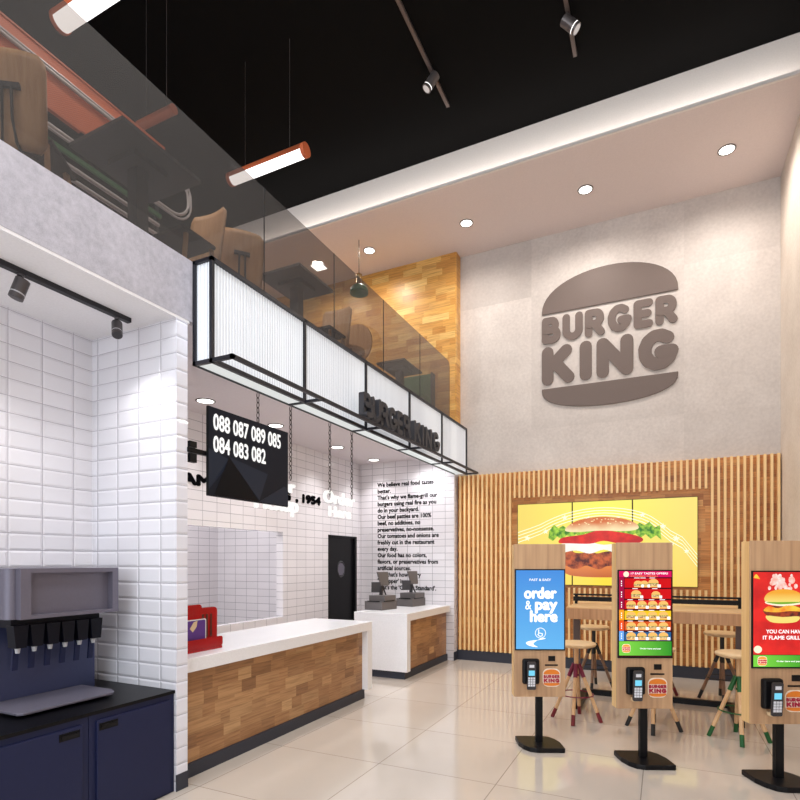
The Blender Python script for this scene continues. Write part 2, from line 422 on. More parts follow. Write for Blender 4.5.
# =================================================================== SETTING
XF = -3.14       # front of mezzanine edge, wing wall and text wall
YB = 8.8         # concrete back wall
ZS = 6.81        # soffit underside
ZC = 7.43        # black ceiling
struct(B(-9, 1.55, -3.2, 9, -.1, 0).build('floor', 'floor', recenter=False), 'pale beige polished large-format tile floor', 'floor')
struct(B(-9, 1.55, -3.2, 7.46, ZC, ZC+.1).build('ceiling', 'ceil_black', recenter=False), 'matt black ceiling over the double-height hall', 'ceiling')
struct(B(-9, 1.42, 7.05, YB, ZS, ZS+.03).build('ceiling_soffit', 'soffit', recenter=False), 'dropped pinkish-white soffit along the concrete wall', 'ceiling')
struct(B(-9, 1.42, 7.03, 7.06, ZS-.001, ZS+.04).build('trim_1', 'riser', recenter=False), 'thin lip along the edge of the soffit', 'trim')
struct(B(-9, 1.42, 7.265, 7.46, ZS+.03, ZC).build('trim_2', 'riser', recenter=False), 'glowing white cove face above the soffit', 'trim')
struct(B(XF, 1.55, YB, YB+.15, 0, ZS+.1).build('wall_back', 'concrete', recenter=False), 'pale grey concrete wall with large panel patches', 'wall')
struct(B(1.42, 1.57, -3.2, YB, 0, ZC).build('wall_right', 'concrete_right', recenter=False), 'beige concrete side wall', 'wall')
struct(B(-9, -3.12, 8.6, YB+.15, 3.87, ZS+.05).build('wall_mezzanine', 'stave_lit', recenter=False), 'honey wood stave wall at the end of the mezzanine', 'wall')
struct(B(-3.121, -3.1, 8.6, YB, 3.87, ZS).build('trim_3', 'stave_side', recenter=False), 'narrow wood return beside the concrete wall', 'trim')
struct(B(-9.1, -9, -3.2, 8.9, 3.87, ZC).build('wall_mezzanine_left', 'ceil_black', recenter=False), 'dark far wall of the mezzanine', 'wall')
# mezzanine slab, with white ceilings below
struct(B(-9, XF, -3.2, 8.6, 3.42, 3.87).build('floor_mezzanine', 'slab_concrete', recenter=False), 'speckled grey concrete edge of the mezzanine floor', 'floor')
struct(B(-4.2, XF-.002, -3.2, 2.95, 3.40, 3.42).build('ceiling_alcove', 'white_paint', recenter=False), 'white ceiling of the drinks alcove', 'ceiling')
struct(B(-7.2, XF-.03, 2.95, 8.6, 3.405, 3.42).build('ceiling_kitchen', 'kit_ceiling', recenter=False), 'white ceiling over the service counters', 'ceiling')
# alcove
struct(B(-4.2, -4.06, -3.2, 2.83, 0, 3.40).build('wall_left', 'tile_alc_y', recenter=False), 'white bevelled tile wall behind the drinks machine', 'wall')
struct(B(-4.2, XF-.004, 2.83, 2.928, 0, 3.40).build('wall_wing', 'tile_alc_x', recenter=False), 'white bevelled tile side of the alcove wing wall', 'wall')
struct(B(XF-.004, XF, 2.828, 2.93, .12, 3.40).build('trim_4', 'tile_end', recenter=False), 'white tiled end face of the wing wall', 'trim')
struct(B(XF-.004, XF+.004, 2.826, 2.933, 0, .12).build('baseboard_wing', 'slate', recenter=False), 'slate plinth at the foot of the wing wall', 'baseboard')
# kitchen back wall with pass opening and door
XK = -4.95
kw = MB()
kw.box(XK-.12, XK, 2.94, 3.4, 0, 3.405); kw.box(XK-.12, XK, 3.4, 6.38, 2.075, 3.405); kw.box(XK-.12, XK, 3.4, 6.38, 0, .85)
kw.box(XK-.12, XK, 6.38, 7.56, 0, 3.405); kw.box(XK-.12, XK, 7.56, 8.47, 2.09, 3.405); kw.box(XK-.12, XK, 8.47, 8.6, 0, 3.405)
struct(kw.build('wall_kitchen', 'tile_kit_y', recenter=False), 'white tiled wall behind the counters', 'wall')
struct(B(-7.2, XK-.12, 6.9, 7.0, 0, 3.4).build('wall_kitchen_inner', 'tile_kit_x', recenter=False), 'white tiled wall seen through the kitchen opening', 'wall')
struct(B(-6.85, -6.7, 2.9, 6.9, 0, 3.4).build('wall_kitchen_far', 'tile_kit_y', recenter=False), 'far white tiled wall inside the kitchen', 'wall')
struct(B(-5.08, -4.2, 2.86, 2.945, 0, 3.4).build('wall_kitchen_left', 'white_paint', recenter=False), 'white wall closing the kitchen', 'wall')
struct(B(XK-.12, XF, 8.6, YB, 0, 3.42).build('wall_text', 'tile_kit_x', recenter=False), 'white tiled wall carrying the black text', 'wall')
struct(B(XF, XF+.002, 8.6, 8.76, .13, 3.42).build('trim_5', M['tile_end'], recenter=False), 'tiled end of the text wall', 'trim')
struct(B(XF-.001, XF+.012, 8.58, 8.75, 0, .14).build('baseboard_text', 'slate', recenter=False), 'dark plinth at the end of the text wall', 'baseboard')
# door
d = struct(B(XK-.09, XK-.03, 7.59, 8.41, 0, 2.06).build('door_1', 'black_metal', recenter=False), 'black kitchen door with a round porthole', 'door')
MB().box(XK-.12, XK+.012, 7.56, 7.59, 0, 2.09).box(XK-.12, XK+.012, 8.41, 8.47, 0, 2.09).box(XK-.12, XK+.012, 7.56, 8.47, 2.06, 2.09).build('door_frame', 'black_metal', d)
pr = MB().path([(XK-.028, 8.0+.11*math.cos(a*PI/12), 1.52+.13*math.sin(a*PI/12)) for a in range(24)], .012, 8, True); lbl(pr.build('porthole_ring', 'pos_dark', d), 'grey ring of the porthole')
MB().tube((XK-.032, 8.0, 1.52), (XK-.022, 8.0, 1.52), .105, n=24).build('porthole_glass', 'machine', d)

# slatted wall
cl = thing('slatted_cladding', 'slatted pine cladding with stave backing on the lower back wall', 'wall cladding', (-.84, 8.76, .17))
def loc(o, *a): return [c-o.location[i//2] for i, c in enumerate(a)]
B(*loc(cl, XF+.012, 1.415, 8.76, 8.798, .15, 3.09)).build('backing_board', 'stave_back', cl)
sl = MB(); i = 0; x = -3.085
sr = MB()
while x < 1.385:
    if -2.21 < x+.017 < .56:
        sl.box(*loc(cl, x, x+.031, 8.70, 8.76, 2.67, 3.09))
        sl.box(*loc(cl, x, x+.031, 8.70, 8.76, .17, 1.245))
    else: sl.box(*loc(cl, x, x+.031, 8.70, 8.76, .17, 3.09))
    x += .0768
sl.build('slats', 'slat', cl)
struct(B(XF+.012, 1.42, 8.72, 8.76, 0, .165).build('baseboard_back', 'slate', recenter=False), 'slate plinth under the slatted wall', 'baseboard')

# =================================================================== WALL LETTERING
lg = thing('wall_logo', 'large bronze burger-shaped restaurant logo high on the concrete wall', 'logo', (-.77, YB, 4.05))
L0 = Vector((-1.733+.77, -.001, 0)); UX = (1, 0, 0); UZ = (0, 0, 1); W = 1.93
MB().prism([(x, 5.553-4.05+z) for x, z in bun_top(W, .575)], L0, UX, UZ, .018).build('top_bun', 'logo_bronze', lg, bevel=.008)
MB().prism([(x, z-.03) for x, z in bun_bot(W, .36)], L0, UX, UZ, .018).build('bottom_bun', 'logo_bronze', lg, bevel=.008)
for mb in word('BURGER', 0, 1.03, W, .43, L0, UX, UZ, .014, .07, .265): mb.build('letter', 'logo_bronze', lg)
for mb in word('KING', 0, .385, W, .60, L0, UX, UZ, .014, .09, .30): mb.build('letter', 'logo_bronze', lg)

PAR = ['We believe real food tastes', 'better.', "That's why we flame-grill our", 'burgers using real fire as you', 'do in your backyard.', 'Our beef patties are 100%', 'beef, no additives, no', 'preservatives, no-nonsense.', 'Our tomatoes and onions are', 'freshly cut in the restaurant', 'every day.', 'Our food has no colors,', 'flavors, or preservatives from', 'artificial sources.', "And that's how every", "'Whopper' is made.", "That's the 'Crown Standard'."]
pm = MB()
for i, s_ in enumerate(PAR):
    t_ = text_mesh(s_, .104, (-4.585, 8.599, 2.975-i*.1135), (1, 0, 0), (0, 0, 1), .002, .0036, sx=.93, res=2)
    pm.add(t_.v, t_.f)
tag(pm.build('wall_text_lettering', 'text_black'), 'black paragraph of text about real food on the white tiled wall', 'lettering')

def heavy(body, h, o, ux, uy, fit, depth=.01, bold=.02, align='LEFT', solid=True):
    return text_mesh(body, (h-2*bold*h)/.73, o, ux, uy, depth, bold*h, align, fit=fit, solid=solid)
hm = heavy('FLAME GRILLING', .145, (XK+.001, 4.25, 2.555), (0, 1, 0), (0, 0, 1), 2.3, .012, .09)
h2 = heavy(', 1954', .145, (XK+.001, 6.67, 2.555), (0, 1, 0), (0, 0, 1), .66, .012, .09)
hm.add(h2.v, h2.f)
tag(hm.build('wall_slogan_lettering', 'text_black'), 'bold black slogan ending in 1954 on the tiled wall behind the counter', 'lettering')

# =================================================================== CANOPY LIGHT BOX
CY = [2.99, 4.13, 5.275, 6.43, 7.58, 8.70]
cb = thing('canopy_light_box', 'long white fluted glass light box in a black frame above the counters', 'light box', (XF, 5.85, 3.10))
ox, oy, oz = cb.location
def C_(x0, x1, y0, y1, z0, z1): return (x0-ox, x1-ox, y0-oy, y1-oy, z0-oz, z1-oz)
XM, XO, f_ = -2.955, -2.755, .032
for i in range(5):
    y0, y1 = CY[i]+f_/2, CY[i+1]-f_/2
    n = 36; vs = []; fs = []
    st = 4*n
    for k in range(st+1):
        y = y0+(y1-y0)*k/st; dx = .008*abs(math.sin(PI*k/4))
        vs += [(XM-.014-dx-ox, y-oy, 3.13-oz), (XM-.014-dx-ox, y-oy, 3.845-oz)]
        if k: fs.append((2*k-2, 2*k, 2*k+1, 2*k-1))
    m = MB().add(vs, fs, False)
    m.box(*C_(XM-.045, XM-.03, y0, y1, 3.13, 3.845)); m.build('fluted_glass_panel', 'fluted', cb)
    B(*C_(XF+.002, XM-.01, y0, y1, 3.113, 3.122)).build('underside_panel', 'light_panel', cb)
    if i: B(*C_(XF+.005, XO, CY[i]-.012, CY[i]+.012, 3.10, 3.125)).build('cross_bar', 'frame_metal', cb)
for i, y in enumerate(CY):
    B(*C_(XM-.02, XM+.006, y-.014, y+.014, 3.10, 3.87)).build('frame_post', 'frame_metal', cb)
# near end face with flutes
vs = []; fs = []; x0, x1 = XF+.02, XM-.02
for k in range(25):
    x = x0+(x1-x0)*k/24; dy = .006*abs(math.sin(PI*k/4))
    vs += [(x-ox, 2.992+dy-oy, 3.13-oz), (x-ox, 2.992+dy-oy, 3.845-oz)]
    if k: fs.append((2*k-2, 2*k-1, 2*k+1, 2*k))
MB().add(vs, fs).box(*C_(x0, x1, 3.01, 3.02, 3.13, 3.845)).build('end_glass_panel', 'fluted', cb)
for n_, a_ in (('top_rail', (XM-.02, XM+.006, 2.976, 8.714, 3.842, 3.872)), ('bottom_rail', (XM-.02, XM+.012, 2.976, 8.714, 3.10, 3.13)), ('outer_rail', (XO-.026, XO, 2.976, 8.714, 3.10, 3.13)),
               ('inner_rail', (XF+.001, XF+.012, 2.976, 8.6, 3.10, 3.12)), ('end_post', (XF+.001, XF+.026, 2.976, 3.0, 3.10, 3.872)), ('end_top_rail', (XF+.001, XM, 2.976, 3.0, 3.848, 3.872)),
               ('end_bottom_rail', (XF+.001, XO, 2.976, 3.004, 3.10, 3.128)), ('far_end_rail', (XM, XO, 8.69, 8.714, 3.10, 3.125))):
    B(*C_(*a_)).build(n_, 'frame_metal', cb)
B(*C_(XF+.002, XM-.03, 8.66, 8.67, 3.12, 3.85)).build('far_end_panel', 'fluted', cb)
B(*C_(XF+.002, XM-.046, 3.03, 8.66, 3.835, 3.85)).build('lid', 'white_paint', cb)

# standing letters on the canopy's outer rail
sg = thing('canopy_letter_sign', 'thick charcoal block letters standing on the canopy rail', 'sign', (-2.80, 5.95, 3.13))
yy = -1.08
for wd, y0, w_ in (('BURGER', -1.04, 1.15), ('KING', .23, .86)):
    for mb in word(wd, y0, 0, w_, .298, (-.045, 0, .0), (0, 1, 0), (0, 0, 1), .06, .05, .19):
        mb.build('letter', 'sign_black', sg)

# number board
nb = thing('order_number_display', 'black display with white order numbers hung under the canopy by an arm', 'display', (-3.1, 3.585, 2.15))
B(-.026, -.004, -.49, .49, 0, .685).build('housing', 'worktop_black', nb, bevel=.004)
def Pn(poly, mat, dd, name): return MB().prism(poly, (-.004, 0, 0), (0, 1, 0), (0, 0, 1), dd).build(name, mat, nb)
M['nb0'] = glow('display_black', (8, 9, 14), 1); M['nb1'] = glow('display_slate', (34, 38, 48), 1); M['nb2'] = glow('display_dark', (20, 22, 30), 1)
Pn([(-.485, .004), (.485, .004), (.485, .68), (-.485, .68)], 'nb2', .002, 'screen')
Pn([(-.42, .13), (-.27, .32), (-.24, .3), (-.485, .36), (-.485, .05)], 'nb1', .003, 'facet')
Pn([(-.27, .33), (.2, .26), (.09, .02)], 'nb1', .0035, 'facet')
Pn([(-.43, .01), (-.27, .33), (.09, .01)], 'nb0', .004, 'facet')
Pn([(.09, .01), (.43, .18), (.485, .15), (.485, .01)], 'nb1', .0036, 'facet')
for s_, z in (('088 087 089 085', .515), ('084 083 082', .345)):
    t_ = text_mesh(s_, .172, (0.001, -.445, z), (0, 1, 0), (0, 0, 1), .0015, .0042, fit=.82 if z > .4 else .615)
    MB().add(t_.v, t_.f).build('digits', 'neon', nb)
MB().box(-.06, -.03, -.66, -.46, .305, .34).box(-.065, -.03, -.64, -.575, .345, .39).box(-.065, -.03, -.64, -.575, .235, .30).build('mounting_arm', 'black_metal', nb)

# hanging neon words with chains
def chain(mb, x, y, z0, z1):
    n = max(3, int((z1-z0)/.042)); h = (z1-z0)/n
    for i in range(n):
        zc = z0+h*(i+.5); pts = []
        for k in range(12):
            a = 2*PI*k/12; u = .013*math.cos(a); w = (h*.62)*math.sin(a)
            pts.append((x+(u if i % 2 else 0), y+(0 if i % 2 else u), zc+w))
        mb.path(pts, .0038, 6, True)
    return mb
M['chain'] = plain('dark_chain', (70, 62, 62), .35, .7)
def neon(y0, y1, cy, rows, label, dy):
    t = thing('hanging_neon_word', label, 'sign', (-3.175, (cy[0]+cy[1])/2, rows[0][1]), 0, 'white neon words hung on chains')
    for s_, z, h, w, ya in rows:
        m = heavy(s_, h, (0.0, ya-t.location.y, z-t.location.z), (0, 1, 0), (0, 0, 1), w, .02, .035)
        m.build('lettering', 'neon', t)
    for y in cy: chain(MB(), .02, y-t.location.y, dy, 3.109-t.location.z).build('chain', 'chain', t)
    return t
neon(3.66, 4.32, (3.72, 4.18), [('Pickup', 2.12, .15, .62, 3.69), ('Order', 2.30, .13, .56, 3.70)], 'white neon pickup sign on chains, half hidden by the number display', .3)
neon(4.73, 5.39, (4.85, 5.30), [('Here', 2.13, .12, .44, 4.85), ('Order', 2.27, .14, .62, 4.75)], 'white neon sign of two short words hung on chains before the kitchen door', .22)

# =================================================================== COUNTERS
def counter(y0, y1, waterfall, label):
    t = thing('service_counter', label, 'counter', (-3.62, (y0+y1)/2, 0)); ox, oy = -3.62, (y0+y1)/2
    xf, xb = -3.2-ox, -4.05-ox; a, b = y0-oy, y1-oy; w = .115
    m = MB(); m.box(xb, xf, a, b, .815, .92)
    if waterfall == 'far': m.box(xb, xf, b-w, b, .105, .815)
    else: m.box(xb, xf, a, a+w, .105, .815)
    m.build('countertop', 'quartz', t, bevel=.003)
    c0, c1 = (a, b-w) if waterfall == 'far' else (a+w, b)
    B(xb+.03, xf-.075, c0, c1, .105, .815).build('stave_panel', 'stave_counter', t)
    B(xb+.05, xf-.05, a+(.0 if waterfall == 'far' else .03), b-(.1 if waterfall == 'far' else .0), 0, .105).build('toe_kick', 'slate', t)
    return t
counter(2.95, 5.86, 'far', 'long white-topped service counter with wood stave front beside the wing wall')
counter(6.87, 8.58, 'near', 'shorter white waterfall counter with wood front carrying the two tills')

# tills
def till(x, y, rz, label):
    t = thing('cash_till', label, 'cash register', (x, y, .92), rz, 'grey tills on the second counter')
    B(-.16, .16, -.2, .2, 0, .13).build('cash_drawer', 'steel_grey', t, bevel=.004)
    B(-.13, .165, -.13, .17, .13, .215).build('printer_base', 'steel_grey', t, bevel=.004)
    MB().box(.158, .172, -.15, .12, .125, .138).box(-.1, .12, -.21, -.195, .125, .138).build('slot', 'worktop_black', t)
    MB().bar((-.02, .03, .2), (-.02, .06, .44), .03, .05).bar((.03, .1, .2), (-.01, .05, .36), .014, .02).build('stand', 'pos_dark', t)
    MB().prism([(-.08, -.11), (.08, -.11), (.11, .11), (-.11, .11)], (.0, .06, .46), (.25, .97, 0), (-.25, .06, .96), .02).build('screen', 'steel_grey', t, bevel=.004)
    MB().prism([(-.07, -.08), (.07, -.08), (.07, .08), (-.07, .08)], (-.05, -.06, .34), (.8, .6, 0), (.1, -.12, .98), .018).build('customer_display', 'pos_dark', t, bevel=.003)
    return t
till(-3.9, 7.42, math.radians(-8), 'grey till nearest the end of the counter, before the kitchen door')
till(-3.76, 8.22, math.radians(-8), 'grey till standing closest to the text wall')

# leaflet stand
ls = thing('leaflet_stand', 'red rounded leaflet stand with a framed purple poster on the white counter', 'display stand', (-3.42, 3.3, .92))
def rrect(x0, x1, z0, z1, r=.03, n=6):
    p = []
    for cx, cz, a in ((x1-r, z0+r, -90), (x1-r, z1-r, 0), (x0+r, z1-r, 90), (x0+r, z0+r, 180)):
        p += [(cx+r*math.cos(math.radians(a+90*i/n)), cz+r*math.sin(math.radians(a+90*i/n))) for i in range(n+1)]
    return p
MB().prism(rrect(-.25, .245, .0, .345, .035), (-.06, 0, 0), (0, 1, 0), (0, 0, 1), .03).build('back_panel', 'red', ls, bevel=.004)
m = MB()
for k in range(5): m.box(-.029, -.026, -.02+.045*k, .0+.045*k, .1, .29)
m.build('stripes', 'brown_stripe', ls)
MB().prism(rrect(-.25, .03, .0, .38, .03), (.0, 0, 0), (0, 1, 0), (0, 0, 1), .012).build('front_panel', 'red', ls)
fr = MB().prism(rrect(-.25, .075, .025, .26, .015), (.012, 0, 0), (0, 1, 0), (0, 0, 1), .002).build('poster', 'white_paint', ls)
M['purple'] = plain('poster_purple', (92, 52, 138), .4)
MB().prism(rrect(-.245, .065, .038, .252, .01), (.014, 0, 0), (0, 1, 0), (0, 0, 1), .001).build('poster_picture', 'purple', fr)
MB().prism([(-.1, .19), (-.07, .16), (-.03, .2), (-.02, .25), (-.06, .24)], (.015, 0, 0), (0, 1, 0), (0, 0, 1), .001).build('poster_cup', 'beige', fr)
MB().box(-.06, .05, -.25, .22, 0, .02).prism(rrect(-.25, .235, .02, .1, .02), (.035, 0, 0), (0, 1, 0), (0, 0, 1), .006).build('tray', 'beige' if False else 'red', ls)

# =================================================================== DRINKS ALCOVE
def cabinet(y0, y1, hy0, hy1, label, left):
    t = thing('base_cabinet', label, 'cabinet', (-3.6, (y0+y1)/2, 0), 0, 'navy cabinets under the drinks machine'); oy = t.location.y
    B(-.45, .435, y0-oy, y1-oy, 0, .705).build('body', 'navy', t)
    d0, d1 = y0+.045, y1-.045
    dd = B(.435, .452, d0-oy, d1-oy, .02, .665).build('door', 'navy', t, bevel=.002)
    h = MB().box(.448, .4535, hy0-oy, hy1-oy, .6, .645).build('handle_recess', 'worktop_black', dd)
    B(.450, .458, hy0+.015-oy, hy1-.004-oy, .607, .63).build('handle', 'black_metal', dd)
    return t
cabinet(2.182, 2.828, 2.24, 2.37, 'navy base cabinet next to the tiled wing wall', 0)
cabinet(1.45, 2.178, 1.99, 2.115, 'navy base cabinet left of the wing wall cabinet, cut by the picture edge', 1)
tag(B(-4.055, XF-.012, 1.45, 2.828, .705, .727).build('alcove_worktop', 'worktop_black'), 'thin black worktop running over the navy cabinets', 'worktop')
tag(B(-4.058, -4.035, 2.6, 2.828, .727, .76).build('worktop_upstand', 'worktop_black'), 'low black upstand behind the worktop in the alcove corner', 'upstand')

bm_ = thing('drinks_dispenser', 'grey soda dispenser with six black nozzles on the black worktop', 'drinks machine', (-3.8, 2.34, .727)); ox, oy, oz = bm_.location
def D_(x0, x1, y0, y1, z0, z1): return (x0-ox, x1-ox, y0-oy, y1-oy, z0-oz, z1-oz)
B(*D_(-4.05, -3.79, 1.99, 2.66, .727, 1.31)).build('body', 'machine_blue', bm_)
# header: rounded near corner
ptsH = [(-4.05-ox, 2.664-oy), (-3.588-ox, 2.664-oy)]+[(-3.638-ox+.05*math.cos(-a*PI/16), 2.0-oy+.05*math.sin(-a*PI/16)) for a in range(9)]+[(-4.05-ox, 1.95-oy)]
MB().prism(ptsH, (0, 0, 1.292-oz), (1, 0, 0), (0, 1, 0), .315).build('header', 'machine', bm_)
hf = MB(); z0, z1, ya, yb = 1.292, 1.607, 2.0, 2.664
hf.box(*D_(-3.59, -3.535, ya, yb, 1.578, z1)).box(*D_(-3.59, -3.535, ya, yb, z0, 1.315)).box(*D_(-3.59, -3.535, ya, 2.06, 1.315, 1.578)).box(*D_(-3.59, -3.535, 2.618, yb, 1.315, 1.578))
hf.build('header_frame', 'machine', bm_)
B(*D_(-3.59, -3.586, 2.06, 2.618, 1.315, 1.578)).build('recessed_panel', 'machine', bm_)
B(*D_(-3.79, -3.64, 2.0, 2.59, 1.235, 1.293)).build('valve_block', 'nozzle', bm_)
for i in range(6):
    y = 2.04+i*.1005-oy
    nz = MB().prism([(-.045, .01), (.045, .01), (.032, -.13), (-.032, -.13)], (-3.68-ox, y, 1.24-oz), (0, 1, 0), (0, 0, 1), .08).build('nozzle', 'nozzle', bm_)
    MB().tube((-3.64-ox, y, 1.115-oz), (-3.64-ox, y, 1.075-oz), .018, .012, 14).build('spout', 'tip', nz)
    MB().bar((-3.66-ox, y, 1.12-oz), (-3.675-ox, y, .965-oz), .034, .014, up=(1, 0, 0)).build('lever', 'navy', nz)
MB().prism([(-3.79-ox, 1.9-oy), (-3.40-ox, 1.9-oy), (-3.375-ox, 1.925-oy), (-3.375-ox, 2.5-oy), (-3.40-ox, 2.53-oy), (-3.47-ox, 2.56-oy), (-3.79-ox, 2.56-oy)], (0, 0, .745-oz), (1, 0, 0), (0, 1, 0), .016).build('drip_tray', 'machine', bm_, bevel=.004)
B(*D_(-3.79, -3.48, 1.93, 2.5, .727, .746)).build('tray_foot', 'worktop_black', bm_)

# =================================================================== TRACK LIGHTS
def track(a, b, heads, label, mat='track', hm='spot', group=None):
    a = Vector(a); b = Vector(b); c = (a+b)/2
    t = thing('track_light', label, 'track light', tuple(c), 0, group)
    m = MB().box(-.02, .02, a.y-c.y, b.y-c.y, -.032, 0); m.build('track', mat, t)
    for y, dr, r, L in heads:
        dr = Vector(dr).normalized(); p = Vector((0, y-c.y, -.032)); piv = p+Vector((0, 0, -.065))
        h = MB().tube(p, p+Vector((0, 0, -.012)), r*.5, n=14).tube(p, piv, .007, n=8).tube(piv-dr*L*.35, piv+dr*L*.5, r, n=24).build('spotlight', hm, t)
        MB().tube(piv+dr*L*.5, piv+dr*(L*.5+.008), r*.98, n=24).build('light_ring', 'tube_white' if hm == 'spot' else 'tip', h)
        MB().tube(piv+dr*(L*.5+.008), piv+dr*(L*.5+.035), r, n=24).build('rim', hm, h)
        MB().tube(piv+dr*(L*.5+.034), piv+dr*(L*.5+.037), r*.8, n=20).build('lens', 'lens_on' if hm == 'spot' else 'pos_dark', h)
    return t
track((-3.465, .9, 3.40), (-3.465, 2.70, 3.40), [(1.0, (.3, -.2, -1), .04, .1), (1.96, (-.2, -.25, -1), .04, .1), (2.60, (.35, -.25, -.75), .035, .1)], 'dark grey ceiling track with spotlights inside the tiled alcove', 'dark_metal', 'spot_dark')
track((-2.45, 4.2, ZC), (-2.45, 6.49, ZC), [(5.97, (-.55, -.25, -.9), .055, .19)], 'bronze ceiling track whose single spotlight points left, over the hall', group='ceiling tracks over the hall')
track((-.90, 4.6, ZC), (-.90, 6.47, ZC), [(5.96, (.75, .2, -.75), .06, .17)], 'bronze ceiling track whose single spotlight points right, near the centre top', group='ceiling tracks over the hall')

# =================================================================== DOWNLIGHTS
def downlight(x, y, z, label, group, r=.085, sq=False):
    t = thing('downlight', label, 'ceiling light', (x, y, z), 0, group)
    if sq:
        MB().box(-.12, .12, -.12, .12, -.004, .0).build('trim_ring', 'spot', t); B(-.105, .105, -.105, .105, -.007, -.003).build('lens', 'lamp_white', t)
    else:
        MB().lathe([(r, 0), (r+.018, 0), (r+.018, -.006), (r, -.008), (r, 0)]).build('trim_ring', 'spot', t)
        MB().tube((0, 0, 0), (0, 0, -.004), r, n=28).build('lens', 'lamp_white', t)
    return t
SD = [(.72, 'soffit downlight next to the right wall'), (-.97, 'soffit downlight above the burger logo'), (-2.70, 'soffit downlight right of the wood-clad wall'), (-4.39, 'soffit downlight beside the green pendant lamp')]
for x, s_ in SD: downlight(x, 7.94, ZS, s_, 'round downlights in the soffit')
downlight(-5.43, 8.0, ZS, 'square downlight in the soffit, seen through the smoked glass', 'square downlights in the soffit', sq=True)
for y, s_ in ((4.45, 'kitchen ceiling light directly above the number display corner'), (5.65, 'kitchen ceiling light behind the right end of the number display'), (7.13, 'kitchen ceiling light above the two-word neon sign'), (8.3, 'kitchen ceiling light closest to the text wall')):
    downlight(-4.5, y, 3.405, s_, 'round downlights in the kitchen ceiling', .088)

# pendant tubes
def tube_lamp(x0, x1, y, z, label, ztop=ZC, R=.066, lit=True):
    t = thing('pendant_tube_light', label, 'pendant light', ((x0+x1)/2, y, z), 0, 'tubular pendant lights'); h = (x1-x0)/2
    n = 20
    top = MB(); pr_ = [(R*1.07*math.cos(a*PI/10), R*1.07*math.sin(a*PI/10)) for a in range(-1, 12)]
    vs = [(sx*h*.93, yy_, zz_+.004) for sx in (-1, 1) for yy_, zz_ in pr_]; k = len(pr_)
    top.add(vs, [(i, i+1, k+i+1, k+i) for i in range(k-1)]+[tuple(range(k)), tuple(range(k, 2*k))[::-1]], True)
    top.build('housing', 'orange', t)
    MB().tube((-h*.92, 0, -.004), (h*.92, 0, -.004), R, n=24).build('diffuser', 'tube_white' if lit else 'orange', t)
    for s_ in (-1, 1):
        MB().tube((s_*h*.92, 0, 0), (s_*h, 0, 0), R*1.12, n=24).build('end_cap', 'orange', t)
        MB().tube((s_*h*.58, 0, R*.95), (s_*h*.58, 0, ztop-z), .0022, n=6).build('wire', 'spot', t)
    return t
tube_lamp(-4.58, -3.49, 4.91, 6.13, 'orange tubular pendant light farthest from the camera, hanging past the glass rail')
tube_lamp(-4.52, -3.70, 2.86, 6.13, 'large white tubular pendant light at the top left corner', R=.078)
tube_lamp(-4.86, -4.36, 3.9, 6.13, 'unlit orange tubular pendant light dimmed behind the smoked glass', lit=False, R=.042)
pl = thing('dome_pendant', 'small green dome pendant lamp with a brass neck hanging from the soffit', 'pendant light', (-4.396, 7.61, 5.95))
MB().lathe([(0, .15), (.05, .145), (.10, .12), (.14, .07), (.15, .02), (.145, 0), (.13, .02), (.09, .08), (0, .1)]).build('shade', 'lamp_green', pl)
MB().lathe([(0, .13), (.055, .14), (.045, .17), (.045, .28), (.055, .30), (0, .31)], n=20).build('neck', 'brass', pl)
MB().tube((0, 0, .30), (0, 0, ZS-5.95), .006, n=8).build('wire', 'black_metal', pl)

# =================================================================== MEZZANINE
gr = thing('glass_railing', 'smoked frameless glass balustrade along the mezzanine edge', 'railing', (-3.165, 2.5, 3.87))
ys = [-1.2, .38, 1.53, 3.813, 4.95, 6.09, 7.235, 8.34, 8.47]
ys = [-1.2, 3.813, 4.95, 6.09, 7.235, 8.46]
for a, b in zip(ys, ys[1:]):
    if b > 8.4:
        r = .1; poly = [(a+.003-2.5, 0), (b-2.5, 0), (b-2.5, 1.07-r)]+[(b-r-2.5+r*math.cos(k*PI/12), 1.07-r+r*math.sin(k*PI/12)) for k in range(1, 7)]+[(a+.003-2.5, 1.07)]
    else: poly = [(a+.003-2.5, 0), (b-.003-2.5, 0), (b-.003-2.5, 1.07), (a+.003-2.5, 1.07)]
    MB().add([(0, y, z) for y, z in poly], [tuple(range(len(poly)))]).build('glass_pane', 'glass', gr)
    if b < 8: B(-.004, .004, b-.003-2.5, b+.003-2.5, 0, 1.07).build('joint', 'black_metal', gr)

